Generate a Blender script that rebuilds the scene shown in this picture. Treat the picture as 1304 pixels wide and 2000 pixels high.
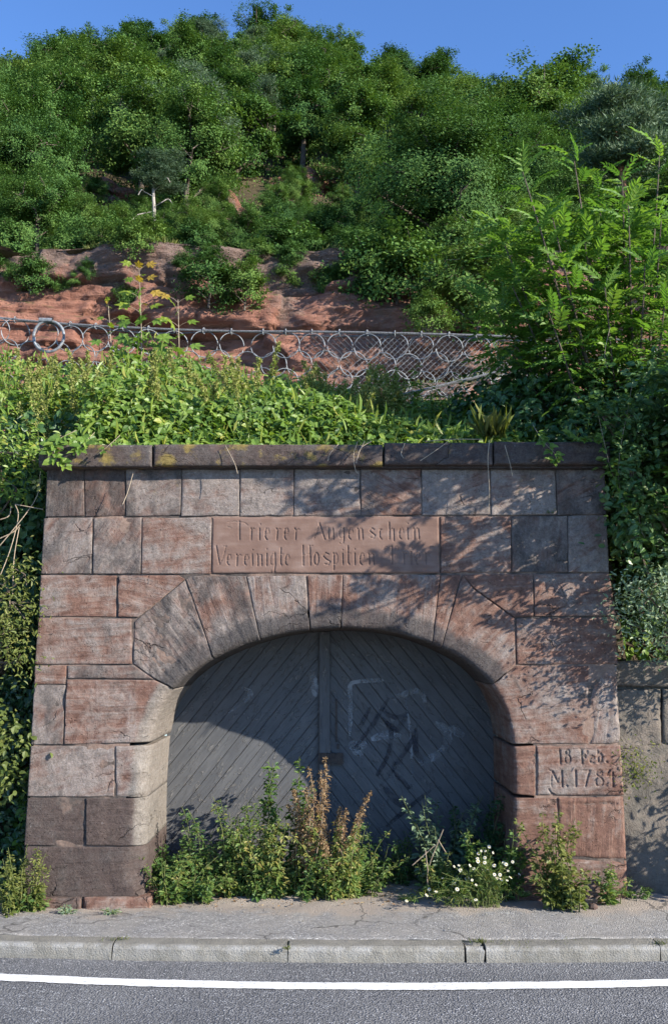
import bpy, math, random
import numpy as np
from mathutils import Vector, Matrix, Quaternion
from mathutils.geometry import delaunay_2d_cdt

R = math.radians
random.seed(7)
rng = np.random.default_rng(11)
scn = bpy.context.scene
for o in list(bpy.data.objects):
    bpy.data.objects.remove(o)

# ------------------------------------------------------------------ camera
CAM = np.array((0.0, -6.54, 1.65)); PITCH = R(8.65); FPX = 1800.0
cam_d = bpy.data.cameras.new('camera'); cam = bpy.data.objects.new('camera', cam_d)
scn.collection.objects.link(cam)
cam.location = CAM; cam.rotation_euler = (math.pi/2 + PITCH, 0, 0)
cam_d.sensor_fit = 'VERTICAL'; cam_d.sensor_height = 24; cam_d.lens = 24*FPX/2000
cam_d.clip_start = 0.05; cam_d.clip_end = 2000
scn.camera = cam

# ------------------------------------------------------------------ light
SUN_TO = Vector((1.18, -0.70, 0.62)).normalized()
world = bpy.data.worlds.new('World'); scn.world = world; world.use_nodes = True
wn = world.node_tree
sky = wn.nodes.new('ShaderNodeTexSky'); sky.sky_type = 'NISHITA'; sky.sun_disc = False
sky.sun_elevation = math.asin(SUN_TO.z); sky.sun_rotation = math.atan2(SUN_TO.x, SUN_TO.y)
sky.altitude = 200; sky.air_density = 0.75; sky.dust_density = 0.0; sky.ozone_density = 7.0
wn.links.new(sky.outputs[0], wn.nodes['Background'].inputs[0])
wn.nodes['Background'].inputs[1].default_value = 0.15
sun_d = bpy.data.lights.new('sun', 'SUN'); sun = bpy.data.objects.new('sun', sun_d)
scn.collection.objects.link(sun)
sun_d.energy = 5.0; sun_d.angle = R(0.42); sun_d.color = (1.0, 0.93, 0.82)
sun.rotation_euler = SUN_TO.to_track_quat('Z', 'Y').to_euler(); sun.location = (8, -6, 9)
scn.view_settings.view_transform = 'Standard'; scn.view_settings.look = 'None'
scn.view_settings.gamma = 1; scn.view_settings.exposure = 1.27
scn.view_settings.use_curve_mapping = False
scn.cycles.use_denoising = True
scn.cycles.max_bounces = 6; scn.cycles.transparent_max_bounces = 6
scn.cycles.use_adaptive_sampling = True; scn.cycles.adaptive_threshold = 0.015

# ------------------------------------------------------------------ helpers
CP, SP = math.cos(PITCH), math.sin(PITCH)
def P(u, v, Y):
    """the place on the plane y = Y that a point of the photograph shows"""
    cx, cy = (u-652)/FPX, (1000-v)/FPX
    d = np.array((cx, CP-cy*SP, SP+cy*CP)); t = (Y-CAM[1])/d[1]
    return CAM+d*t
def G(u, v, z=0.0):
    cx, cy = (u-652)/FPX, (1000-v)/FPX
    d = np.array((cx, CP-cy*SP, SP+cy*CP)); t = (z-CAM[2])/d[2]
    return CAM+d*t
def XZ(u, v, Y=0.0):
    p = P(u, v, Y); return (p[0], p[2])

def _hash(i, j, k):
    n = (i*374761393+j*668265263+k*2147483647+1013) & 0xffffffff
    n = ((n ^ (n >> 13))*1274126177) & 0xffffffff
    n = (n ^ (n >> 16))
    return (n & 0xffff)/32767.5-1.0
def vnoise(p):
    p = np.asarray(p, float); i = np.floor(p).astype(np.int64); f = p-i
    f = f*f*f*(f*(f*6-15)+10)
    x, y, z = i[..., 0], i[..., 1], i[..., 2]; fx, fy, fz = f[..., 0], f[..., 1], f[..., 2]
    def L(a, b, t): return a+(b-a)*t
    return L(L(L(_hash(x, y, z), _hash(x+1, y, z), fx), L(_hash(x, y+1, z), _hash(x+1, y+1, z), fx), fy),
             L(L(_hash(x, y, z+1), _hash(x+1, y, z+1), fx), L(_hash(x, y+1, z+1), _hash(x+1, y+1, z+1), fx), fy), fz)
def fbm(p, o=4):
    p = np.asarray(p, float); s = 0; a = 1.0; t = 0
    for k in range(o):
        s = s+a*vnoise(p*(2.03**k)+17.3*k); t += a; a *= .5
    return s/t
def n3(x, y, z): return np.stack(np.broadcast_arrays(np.asarray(x, float), np.asarray(y, float), np.asarray(z, float)), -1)
def nrm(a): return a/np.maximum(np.linalg.norm(a, axis=-1, keepdims=True), 1e-9)

def link(o, parent=None):
    scn.collection.objects.link(o)
    if parent is not None: o.parent = parent
    return o
def tag(o, label=None, cat=None, group=None, kind=None):
    if label: o['label'] = label
    if cat: o['category'] = cat
    if group: o['group'] = group
    if kind: o['kind'] = kind
    return o
def thing(name, label, cat, loc=(0, 0, 0), group=None):
    o = link(bpy.data.objects.new(name, None)); o.location = loc; o.empty_display_size = .1
    return tag(o, label, cat, group)

class MB:
    """collects vertices, triangles and quads, then links them as one mesh"""
    def __init__(s): s.v = []; s.t = []; s.q = []; s.a = []; s.n = 0
    def add(s, v, tris=None, quads=None, tint=None):
        v = np.asarray(v, float).reshape(-1, 3)
        if tris is not None and len(tris): s.t.append(np.asarray(tris, np.int64).reshape(-1, 3)+s.n)
        if quads is not None and len(quads): s.q.append(np.asarray(quads, np.int64).reshape(-1, 4)+s.n)
        s.v.append(v); s.a.append(np.full(len(v), .5) if tint is None else np.broadcast_to(np.asarray(tint, float), (len(v),)))
        s.n += len(v)
    def mesh(s, name, mat, smooth=False, off=None):
        v = np.concatenate(s.v) if s.v else np.zeros((0, 3))
        if off is not None: v = v-np.asarray(off, float)
        t = np.concatenate(s.t) if s.t else np.zeros((0, 3), np.int64)
        q = np.concatenate(s.q) if s.q else np.zeros((0, 4), np.int64)
        me = bpy.data.meshes.new(name)
        me.vertices.add(len(v)); me.vertices.foreach_set('co', v.astype(np.float32).ravel())
        li = np.concatenate([t.ravel(), q.ravel()]).astype(np.int32)
        me.loops.add(len(li)); me.loops.foreach_set('vertex_index', li)
        ls = np.concatenate([np.arange(len(t))*3, len(t)*3+np.arange(len(q))*4]).astype(np.int32)
        me.polygons.add(len(ls)); me.polygons.foreach_set('loop_start', ls)
        at = me.attributes.new('tint', 'FLOAT', 'POINT')
        at.data.foreach_set('value', np.concatenate(s.a).astype(np.float32) if s.a else np.zeros(0, np.float32))
        me.update(calc_edges=True)
        me.polygons.foreach_set('use_smooth', np.full(len(ls), bool(smooth)))
        if mat: me.materials.append(mat)
        return me
    def build(s, name, mat, parent=None, smooth=False, off=None):
        if off is None and parent is not None: off = parent.location
        return link(bpy.data.objects.new(name, s.mesh(name, mat, smooth, off)), parent)

def box(mb, lo, hi, tint=.5):
    x0, y0, z0 = lo; x1, y1, z1 = hi
    v = [(x0,y0,z0),(x1,y0,z0),(x1,y1,z0),(x0,y1,z0),(x0,y0,z1),(x1,y0,z1),(x1,y1,z1),(x0,y1,z1)]
    mb.add(v, quads=[(0,3,2,1),(4,5,6,7),(0,1,5,4),(1,2,6,5),(2,3,7,6),(3,0,4,7)], tint=tint)
def tube(mb, pts, r, sides=5, tint=.5, closed=False):
    pts = np.asarray(pts, float); n = len(pts)
    r = np.broadcast_to(np.asarray(r, float), (n,))
    if closed: tg = nrm(np.roll(pts, -1, 0)-np.roll(pts, 1, 0))
    else: tg = nrm(np.gradient(pts, axis=0))
    ref = np.array((0, 0, 1.)) if abs(tg[:, 2]).mean() < .8 else np.array((1., 0.13, 0))
    b = nrm(np.cross(tg, ref)); c = np.cross(tg, b)
    a = np.arange(sides)/sides*2*np.pi
    v = pts[:, None]+r[:, None, None]*(np.cos(a)[None, :, None]*b[:, None]+np.sin(a)[None, :, None]*c[:, None])
    q = []
    for i in range(n if closed else n-1):
        j = (i+1) % n
        for k in range(sides):
            l = (k+1) % sides
            q.append((i*sides+k, i*sides+l, j*sides+l, j*sides+k))
    mb.add(v.reshape(-1, 3), quads=q, tint=tint)
def crom(pts, m=8):
    pts = np.asarray(pts, float); e = np.vstack([2*pts[0]-pts[1], pts, 2*pts[-1]-pts[-2]]); o = []
    t = np.linspace(0, 1, m, endpoint=False)[:, None]
    for i in range(1, len(e)-2):
        p0, p1, p2, p3 = e[i-1:i+3]
        o.append(.5*((2*p1)+(p2-p0)*t+(2*p0-5*p1+4*p2-p3)*t*t+(3*p1-p0-3*p2+p3)*t**3))
    return np.vstack(o+[pts[-1:]])

# leaf templates: x along, y across, z up
LT4 = (np.array([(0,0,0),(.45,.5,.10),(1,0,-.05),(.45,-.5,.10)]), np.array([(0,2,1),(0,3,2)]))
LT7 = (np.array([(0,0,0),(.3,.46,.08),(.7,.36,.05),(1,0,-.12),(.7,-.36,.05),(.3,-.46,.08),(.5,0,-.03)]),
       np.array([(6,1,0),(6,2,1),(6,3,2),(6,4,3),(6,5,4),(6,0,5)]))
LTN = (np.array([(0,-.5,0),(1,0,0),(0,.5,0)]), np.array([(0,1,2)]))
def _lobed(n=5):
    v = [(0.38, 0, .0)]; a0 = math.pi*.82
    m = n*2+1
    for i in range(m):
        a = -a0+2*a0*i/(m-1); k = 1.0-.38*abs(a)/a0
        rr = (.62*k if i % 2 == 1 else .30)
        v.append((.38+rr*math.cos(a), rr*math.sin(a), -.12*rr if i % 2 else .02))
    v.append((0, 0, 0))
    f = [(0, i, i+1) for i in range(1, m)]+[(0, m, m+1), (0, m+1, 1)]
    return np.array(v), np.array(f)
LTM = _lobed()
def leaves(mb, pos, d, nor, size, w, tint, T=LT4):
    tv, tf = T; pos = np.asarray(pos, float); N = len(pos)
    if N == 0: return
    x = nrm(d); z = nrm(nor-(nor*x).sum(-1, keepdims=True)*x); y = np.cross(z, x)
    size = np.broadcast_to(np.asarray(size, float), (N,)); w = np.broadcast_to(np.asarray(w, float), (N,))
    v = pos[:, None]+size[:, None, None]*(tv[None, :, 0:1]*x[:, None]+tv[None, :, 1:2]*w[:, None, None]*y[:, None]+tv[None, :, 2:3]*z[:, None])
    f = (tf[None]+np.arange(N)[:, None, None]*len(tv)).reshape(-1, 3)
    mb.add(v.reshape(-1, 3), tris=f, tint=np.repeat(np.broadcast_to(tint, (N,)), len(tv)))
def rdir(n, up=0.0):
    d = rng.normal(size=(n, 3)); d = nrm(d); d[:, 2] += up; return nrm(d)

# ------------------------------------------------------------------ materials
class NT:
    def __init__(s, name):
        s.m = bpy.data.materials.new(name); s.m.use_nodes = True; s.t = s.m.node_tree
        s.b = s.t.nodes['Principled BSDF']; s.out = s.t.nodes['Material Output']
    def n(s, typ, **k):
        nd = s.t.nodes.new('ShaderNode'+typ)
        for a, b in k.items(): setattr(nd, a, b)
        return nd
    def l(s, a, b): s.t.links.new(a, b)
    def set(s, sock, v):
        if hasattr(v, 'is_linked') or isinstance(v, bpy.types.NodeSocket): s.l(v, sock)
        else: sock.default_value = v
    def coord(s, which='Object', rnd=True):
        c = s.n('TexCoord').outputs[which]
        if rnd:
            oi = s.n('ObjectInfo').outputs['Random']; mu = s.math('MULTIPLY', oi, 61.7)
            va = s.n('VectorMath', operation='ADD'); s.l(c, va.inputs[0])
            cb = s.n('CombineXYZ'); s.l(mu, cb.inputs[0]); s.l(mu, cb.inputs[1]); s.l(mu, cb.inputs[2]); s.l(cb.outputs[0], va.inputs[1])
            return va.outputs[0]
        return c
    def noise(s, vec, scale, detail=6, rough=.55, dist=0.0):
        nd = s.n('TexNoise'); s.l(vec, nd.inputs['Vector']); nd.inputs['Scale'].default_value = scale
        nd.inputs['Detail'].default_value = detail; nd.inputs['Roughness'].default_value = rough; nd.inputs['Distortion'].default_value = dist
        return nd.outputs['Fac']
    def vor(s, vec, scale, feature='F1', out='Distance', rand=1.0):
        nd = s.n('TexVoronoi', feature=feature); s.l(vec, nd.inputs['Vector']); nd.inputs['Scale'].default_value = scale
        nd.inputs['Randomness'].default_value = rand
        return nd.outputs[out]
    def math(s, op, a, b=0.0, c=None, clamp=False):
        nd = s.n('Math', operation=op, use_clamp=clamp); s.set(nd.inputs[0], a); s.set(nd.inputs[1], b)
        if c is not None: s.set(nd.inputs[2], c)
        return nd.outputs[0]
    def ramp(s, fac, stops):
        nd = s.n('ValToRGB'); e = nd.color_ramp.elements
        while len(e) < len(stops): e.new(.5)
        for el, (p, c) in zip(e, stops):
            el.position = p; el.color = (*c, 1) if len(c) == 3 else c
        s.l(fac, nd.inputs[0]); return nd.outputs[0]
    def step(s, fac, lo, hi):
        nd = s.n('MapRange', interpolation_type='SMOOTHSTEP'); s.l(fac, nd.inputs[0])
        s.set(nd.inputs[1], lo); s.set(nd.inputs[2], hi); return nd.outputs[0]
    def mix(s, fac, a, b, mode='MIX'):
        nd = s.n('Mix', data_type='RGBA', blend_type=mode); s.set(nd.inputs[0], fac)
        for sk, v in ((nd.inputs[6], a), (nd.inputs[7], b)):
            if isinstance(v, tuple): sk.default_value = (*v, 1) if len(v) == 3 else v
            else: s.l(v, sk)
        return nd.outputs[2]
    def mapping(s, vec, scale=(1, 1, 1), rot=(0, 0, 0)):
        nd = s.n('Mapping'); s.l(vec, nd.inputs[0]); nd.inputs['Scale'].default_value = scale; nd.inputs['Rotation'].default_value = rot
        return nd.outputs[0]
    def attr(s, name, typ='GEOMETRY'):
        return s.n('Attribute', attribute_name=name, attribute_type=typ).outputs['Fac']
    def bump(s, h, strength=.5, dist=.01, prev=None):
        nd = s.n('Bump'); s.l(h, nd.inputs['Height']); nd.inputs['Strength'].default_value = strength; nd.inputs['Distance'].default_value = dist
        if prev is not None: s.l(prev, nd.inputs['Normal'])
        return nd.outputs[0]
    def fin(s, col=None, rough=.85, spec=.25, normal=None, metal=0.0):
        if col is not None: s.set(s.b.inputs['Base Color'], (*col, 1) if isinstance(col, tuple) else col)
        s.set(s.b.inputs['Roughness'], rough); s.b.inputs['Specular IOR Level'].default_value = spec
        s.b.inputs['Metallic'].default_value = metal
        if normal is not None: s.l(normal, s.b.inputs['Normal'])
        return s.m

def mat_sandstone():
    k = NT('sandstone'); c = k.coord()
    vr = k.n('VectorRotate', rotation_type='Y_AXIS'); k.l(c, vr.inputs['Vector']); k.l(k.attr('bed', 'OBJECT'), vr.inputs['Angle'])
    sv = k.mapping(vr.outputs[0], (1.6, 1.6, 17))
    st = k.noise(sv, 1.6, 7, .6, .6)
    big = k.noise(c, 3.1, 5, .6, .5); mid = k.noise(c, 9, 10, .72, .4); fine = k.noise(c, 75, 5, .75)
    base = k.ramp(k.math('ADD', k.math('MULTIPLY', st, .4), k.math('MULTIPLY', mid, .6)),
                  [(.30, (.080, .046, .036)), (.45, (.145, .080, .060)), (.56, (.185, .108, .080)), (.70, (.230, .160, .125))])
    f1 = k.math('ADD', k.math('MULTIPLY', big, .55), k.math('MULTIPLY', mid, .45))
    tp = k.math('SUBTRACT', 1.0, k.attr('pale', 'OBJECT'))
    pm = k.step(k.math('ADD', f1, k.math('MULTIPLY', k.math('SUBTRACT', st, .5), .35)), k.math('SUBTRACT', tp, .12), k.math('ADD', tp, .12))
    col = k.mix(k.math('MULTIPLY', pm, .8), base, k.ramp(fine, [(.3, (.155, .138, .125)), (.7, (.29, .265, .245))]))
    c2 = k.n('VectorMath', operation='ADD'); k.l(c, c2.inputs[0]); c2.inputs[1].default_value = (9.1, 3.3, 5.2)
    b2 = k.noise(k.mapping(c2.outputs[0], (1.5, 1.5, .75)), 3.4, 8, .66, .7); td = k.math('SUBTRACT', 1.0, k.attr('dark', 'OBJECT'))
    dm = k.step(k.math('ADD', k.math('MULTIPLY', b2, .75), k.math('MULTIPLY', mid, .25)), k.math('SUBTRACT', td, .11), k.math('ADD', td, .12))
    col = k.mix(k.math('MULTIPLY', dm, .80), col, k.ramp(fine, [(.3, (.026, .024, .024)), (.7, (.075, .066, .062))]))
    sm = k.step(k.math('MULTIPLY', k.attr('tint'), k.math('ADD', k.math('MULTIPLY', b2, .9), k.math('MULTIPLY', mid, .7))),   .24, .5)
    soot_pale_col = k.mix(k.attr('pale_rim', 'OBJECT'), k.ramp(fine, [(.3, (.030, .028, .029)), (.7, (.085, .078, .075))]), k.ramp(fine, [(.3, (.135, .120, .104)), (.7, (.235, .215, .19))]))  # dark soot crust on the voussoirs, plain paler tone on left jamb stones
    col = k.mix(k.math('MULTIPLY', sm, .85), col, soot_pale_col)
    b3 = k.noise(k.mapping(c, (1, 1, 1.4), (.4, 0, 1.)), 6.5, 6, .6, .2); tl = k.math('SUBTRACT', 1.0, k.attr('lichen', 'OBJECT'))
    lm = k.step(b3, k.math('SUBTRACT', tl, .06), k.math('ADD', tl, .08))
    col = k.mix(k.math('MULTIPLY', lm, .75), col, (.22, .165, .045))
    wh = k.step(k.noise(c, 26, 5, .7, .4), .66, .74)
    col = k.mix(k.math('MULTIPLY', wh, .5), col, (.36, .34, .32))
    dc = k.n('VectorMath', operation='ADD'); k.l(c, dc.inputs[0]); nz = k.n('TexNoise'); k.l(c, nz.inputs['Vector']); nz.inputs['Scale'].default_value = 5; nz.inputs['Detail'].default_value = 5
    sc_ = k.n('VectorMath', operation='SCALE'); k.l(nz.outputs['Color'], sc_.inputs[0]); sc_.inputs['Scale'].default_value = .30; k.l(sc_.outputs[0], dc.inputs[1])
    crk = k.vor(k.mapping(dc.outputs[0], (.8, .8, 2.6)), 2.1, 'DISTANCE_TO_EDGE')
    cm = k.math('MULTIPLY', k.math('SUBTRACT', 1.0, k.step(crk, .002, .014)), k.step(k.noise(c, 2.7, 3), .54, .66))
    col = k.mix(k.math('MULTIPLY', cm, .6), col, (.035, .026, .023))
    gr = k.ramp(k.noise(c, 24, 9, .82, .2), [(.32, (.50, .49, .48)), (.5, (.90, .88, .86)), (.68, (1.15, 1.14, 1.13))])
    col = k.mix(1.0, col, gr, 'MULTIPLY')
    pit = k.step(k.vor(c, 42), .05, .2)
    pitm = k.step(k.noise(c, 5.5, 3), .5, .62)
    pd = k.math('MULTIPLY', k.math('SUBTRACT', 1.0, pit), pitm)
    h = k.math('ADD', k.math('MULTIPLY', mid, .5), k.math('ADD', k.math('MULTIPLY', st, .30), k.math('MULTIPLY', fine, .10)))
    h = k.math('SUBTRACT', h, k.math('ADD', k.math('MULTIPLY', pd, .5), k.math('MULTIPLY', cm, .5)))
    col = k.mix(k.math('MULTIPLY', pd, .6), col, (.03, .024, .022))
    return k.fin(col, .9, .2, k.bump(h, .9, .032))
def mat_panel():
    k = NT('dressed_sandstone'); c = k.coord()
    mid = k.noise(c, 7, 7, .6, .4); fine = k.noise(c, 60, 4, .7)
    sv = k.noise(k.mapping(c, (1.2, 1, 9)), 3, 5)
    col = k.ramp(k.math('ADD', k.math('MULTIPLY', mid, .6), k.math('MULTIPLY', sv, .4)), [(.3, (.110, .066, .051)), (.5, (.152, .096, .075)), (.7, (.20, .140, .115))])
    return k.fin(col, .9, .2, k.bump(k.math('ADD', mid, k.math('MULTIPLY', fine, .5)), .4, .006))
def mat_mortar():
    k = NT('lime_mortar'); c = k.coord(rnd=False)
    a = k.noise(c, 2.3, 5, .6); f = k.noise(c, 50, 5, .7)
    col = k.mix(k.step(a, .44, .56), k.ramp(f, [(.3, (.045, .038, .035)), (.7, (.09, .075, .065))]), k.ramp(f, [(.3, (.15, .098, .075)), (.7, (.235, .17, .135))]))
    return k.fin(col, .95, .1, k.bump(f, .6, .008))
def mat_plaster():
    k = NT('rough_render'); c = k.coord(rnd=False)
    a = k.noise(c, 2.2, 7, .6, .5); m = k.noise(c, 14, 8, .65, .3); f = k.noise(c, 80, 4, .7)
    col = k.ramp(k.math('ADD', k.math('MULTIPLY', a, .6), k.math('MULTIPLY', m, .4)), [(.3, (.060, .055, .046)), (.48, (.115, .102, .086)), (.6, (.155, .128, .104)), (.75, (.21, .18, .155))])
    return k.fin(col, .95, .15, k.bump(k.math('ADD', k.math('MULTIPLY', m, 1.0), k.math('MULTIPLY', f, .2)), .9, .03))
def mat_rock(grey=0.0):
    k = NT('grey_outcrop_rock' if grey else 'cliff_rock'); c = k.coord(rnd=False)
    st = k.noise(k.mapping(c, (.35, .35, 3.2), (.05, .03, 0)), 1.3, 9, .62, .5)
    big = k.noise(c, .28, 5, .55, .4); m = k.noise(c, 4.5, 10, .72, .3); f = k.noise(c, 22, 7, .75)
    red = k.ramp(k.math('SUBTRACT', k.math('ADD', k.math('MULTIPLY', st, .6), k.math('MULTIPLY', m, .4)), grey*.5), [(.3, (.110, .048, .034)), (.46, (.250, .118, .084)), (.6, (.34, .172, .122)), (.76, (.41, .255, .20))])
    gz = k.n('SeparateXYZ'); k.l(c, gz.inputs[0])
    g = k.math('ADD', k.math('ADD', k.math('MULTIPLY', big, .8), k.math('MULTIPLY', m, .35)), k.math('MULTIPLY', k.step(gz.outputs[2], 11.0, 12.4), .16))
    col = k.mix(k.math('MULTIPLY', k.step(g, .58, .74), .8), red, k.ramp(f, [(.3, (.085, .066, .055)), (.7, (.22, .175, .15))]))
    geo = k.n('NewGeometry'); sx = k.n('SeparateXYZ'); k.l(geo.outputs['Normal'], sx.inputs[0])
    moss = k.math('MULTIPLY', k.step(sx.outputs[2], .62, .9), k.step(m, .4, .55))
    col = k.mix(moss, col, (.085, .095, .035))
    h = k.math('ADD', k.math('MULTIPLY', st, 1.0), k.math('ADD', k.math('MULTIPLY', m, .6), k.math('MULTIPLY', f, .25)))
    return k.fin(col, .95, .12, k.bump(h, 1.0, .22))
def mat_soil(name, c1, c2, sc=1.0):
    k = NT(name); c = k.coord(rnd=False)
    a = k.noise(c, 1.5*sc, 7, .65, .3); f = k.noise(c, 12*sc, 6, .7)
    col = k.ramp(k.math('ADD', k.math('MULTIPLY', a, .6), k.math('MULTIPLY', f, .4)), [(.35, c1), (.65, c2)])
    return k.fin(col, 1.0, .05, k.bump(f, .8, .05/sc))
def mat_asphalt():
    k = NT('road_asphalt'); c = k.coord(rnd=False)
    v = k.vor(c, 95, out='Color'); hs = k.n('SeparateColor'); k.l(v, hs.inputs[0])
    dist = k.vor(c, 95); a = k.noise(c, 1.1, 5, .6); f = k.noise(c, 260, 3, .7)
    col = k.ramp(hs.outputs[0], [(.0, (.112, .112, .115)), (.55, (.160, .160, .163)), (.85, (.212, .212, .216)), (1.0, (.42, .42, .42))])
    col = k.mix(k.step(dist, .35, .75), col, (.075, .076, .080))
    col = k.mix(k.math('MULTIPLY', k.step(a, .35, .65), .3), col, (.20, .198, .195))
    col = k.mix(k.math('MULTIPLY', k.step(k.noise(k.mapping(c, (.35, 2.2, 1)), 1.4, 6, .65), .48, .66), .35), col, (.085, .086, .09))
    return k.fin(col, .75, .35, k.bump(k.math('ADD', k.math('SUBTRACT', 1.0, dist), k.math('MULTIPLY', f, .15)), 1.0, .006))
def mat_pavement():
    k = NT('pavement_asphalt'); c = k.coord(rnd=False); sx = k.n('SeparateXYZ'); k.l(c, sx.inputs[0])
    v = k.vor(c, 120, out='Color'); hs = k.n('SeparateColor'); k.l(v, hs.inputs[0])
    dist = k.vor(c, 120); a = k.noise(c, 1.6, 7, .65, .3); m = k.noise(c, 9, 6, .65); f = k.noise(c, 150, 4, .75)
    col = k.ramp(hs.outputs[0], [(.0, (.140, .136, .131)), (.6, (.230, .223, .212)), (.9, (.31, .30, .285)), (1.0, (.5, .49, .46))])
    col = k.mix(k.math('MULTIPLY', k.step(a, .38, .62), .5), col, (.27, .25, .22))
    # dust and grit that gathers towards the foot of the wall
    e = k.math('ADD', sx.outputs[1], k.math('ADD', k.math('MULTIPLY', k.math('SUBTRACT', a, .5), 1.1), k.math('MULTIPLY', k.math('SUBTRACT', m, .5), .5)))
    dm = k.step(e, -.36, -.08)
    col = k.mix(k.math('MULTIPLY', dm, .9), col, k.ramp(f, [(.3, (.22, .18, .145)), (.6, (.34, .29, .24)), (.78, (.46, .42, .37))]))
    wv = k.n('VectorMath', operation='ADD'); k.l(c, wv.inputs[0]); nn_ = k.n('TexNoise'); k.l(c, nn_.inputs['Vector']); nn_.inputs['Scale'].default_value = 6; nn_.inputs['Detail'].default_value = 5
    ws = k.n('VectorMath', operation='SCALE'); k.l(nn_.outputs['Color'], ws.inputs[0]); ws.inputs['Scale'].default_value = .22; k.l(ws.outputs[0], wv.inputs[1])
    ck = k.math('MULTIPLY', k.math('SUBTRACT', 1.0, k.step(k.vor(wv.outputs[0], .75, 'DISTANCE_TO_EDGE'), .002, .009)), k.step(a, .42, .52))
    col = k.mix(k.math('MULTIPLY', ck, .7), col, (.05, .047, .043))
    return k.fin(col, .92, .2, k.bump(k.math('ADD', k.math('MULTIPLY', dist, -.8), k.math('MULTIPLY', m, .5)), .8, .006))
def mat_kerb():
    k = NT('kerb_concrete'); c = k.coord(); f = k.noise(c, 120, 4, .75); a = k.noise(c, 5, 6, .6, .3); p = k.vor(c, 110)
    col = k.ramp(k.math('ADD', k.math('MULTIPLY', a, .5), k.math('MULTIPLY', f, .5)), [(.3, (.105, .101, .088)), (.5, (.185, .175, .150)), (.7, (.26, .245, .21))])
    at = k.attr('tint'); white = k.math('MULTIPLY', at, k.step(k.noise(c, 9, 6, .7), .42, .6))
    col = k.mix(k.math('MULTIPLY', white, .32), col, (.45, .45, .45))
    return k.fin(col, .93, .2, k.bump(k.math('ADD', f, k.math('MULTIPLY', p, -.6)), .8, .006))
def mat_paint():
    k = NT('line_paint'); c = k.coord(rnd=False); f = k.noise(c, 120, 4, .75); a = k.noise(c, 14, 6, .7); s = k.noise(k.mapping(c, (1, 4, 1)), 30, 4, .7)
    col = k.ramp(a, [(.3, (.62, .62, .60)), (.6, (.78, .78, .76))])
    col = k.mix(k.math('MULTIPLY', k.step(s, .55, .64), .75), col, (.26, .26, .26))
    return k.fin(col, .7, .3, k.bump(f, .7, .005))
def mat_plank():
    k = NT('painted_planks'); c = k.coord()
    vr = k.n('VectorRotate', rotation_type='Y_AXIS'); k.l(c, vr.inputs['Vector']); k.l(k.attr('grain', 'OBJECT'), vr.inputs['Angle'])
    g = k.noise(k.mapping(vr.outputs[0], (2.2, 20, 32)), 2.2, 6, .6, .5)
    fl = k.noise(k.mapping(vr.outputs[0], (9, 14, 26)), 1.3, 5, .6, .9)
    a = k.noise(c, 3.5, 6, .6); f = k.noise(c, 90, 4, .7)
    col = k.ramp(k.math('ADD', k.math('MULTIPLY', a, .5), k.math('MULTIPLY', g, .5)), [(.3, (.048, .049, .052)), (.5, (.072, .073, .076)), (.72, (.112, .111, .110))])
    peel = k.step(fl, .60, .64)
    col = k.mix(k.math('MULTIPLY', peel, .8), col, k.ramp(f, [(.3, (.03, .028, .027)), (.7, (.21, .20, .185))]))
    h = k.math('ADD', k.math('MULTIPLY', g, .6), k.math('MULTIPLY', k.step(fl, .56, .62), .9))
    return k.fin(col, .62, .35, k.bump(h, .6, .006))
def mat_graffiti(name, col, lo, hi):
    k = NT(name); c = k.coord(rnd=False); a = k.noise(c, 9, 6, .7, .3)
    k.fin(col, .7, .2); tr = k.n('BsdfTransparent'); mx = k.n('MixShader')
    k.l(k.step(a, lo, hi), mx.inputs[0]); k.l(tr.outputs[0], mx.inputs[1]); k.l(k.b.outputs[0], mx.inputs[2]); k.l(mx.outputs[0], k.out.inputs[0])
    return k.m
def mat_leaf(name, stops, trans=.35, rough=.5, spec=.3, var=.0):
    k = NT(name); t = k.attr('tint')
    if var:
        oi = k.n('ObjectInfo').outputs['Random']
        t = k.math('ADD', t, k.math('MULTIPLY', k.math('SUBTRACT', oi, .5), var), clamp=True)
    col = k.ramp(t, stops)
    k.fin(col, rough, spec)
    tl = k.n('BsdfTranslucent'); k.l(k.mix(1.0, col, (1.25, 1.3, .6), 'MULTIPLY'), tl.inputs[0])
    mx = k.n('MixShader'); mx.inputs[0].default_value = trans
    k.l(k.b.outputs[0], mx.inputs[1]); k.l(tl.outputs[0], mx.inputs[2]); k.l(mx.outputs[0], k.out.inputs[0])
    return k.m
def mat_bark(name, a, b, sc=12):
    k = NT(name); c = k.coord(); f = k.noise(k.mapping(c, (1, 1, .35)), sc, 6, .7)
    return k.fin(k.ramp(f, [(.3, a), (.7, b)]), .9, .15, k.bump(f, .8, .02))
def mat_steel():
    k = NT('galvanised_steel'); c = k.coord(); f = k.noise(c, 40, 4, .6)
    return k.fin(k.ramp(f, [(.3, (.13, .135, .14)), (.7, (.30, .31, .315))]), .55, .4, metal=.4)

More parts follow.
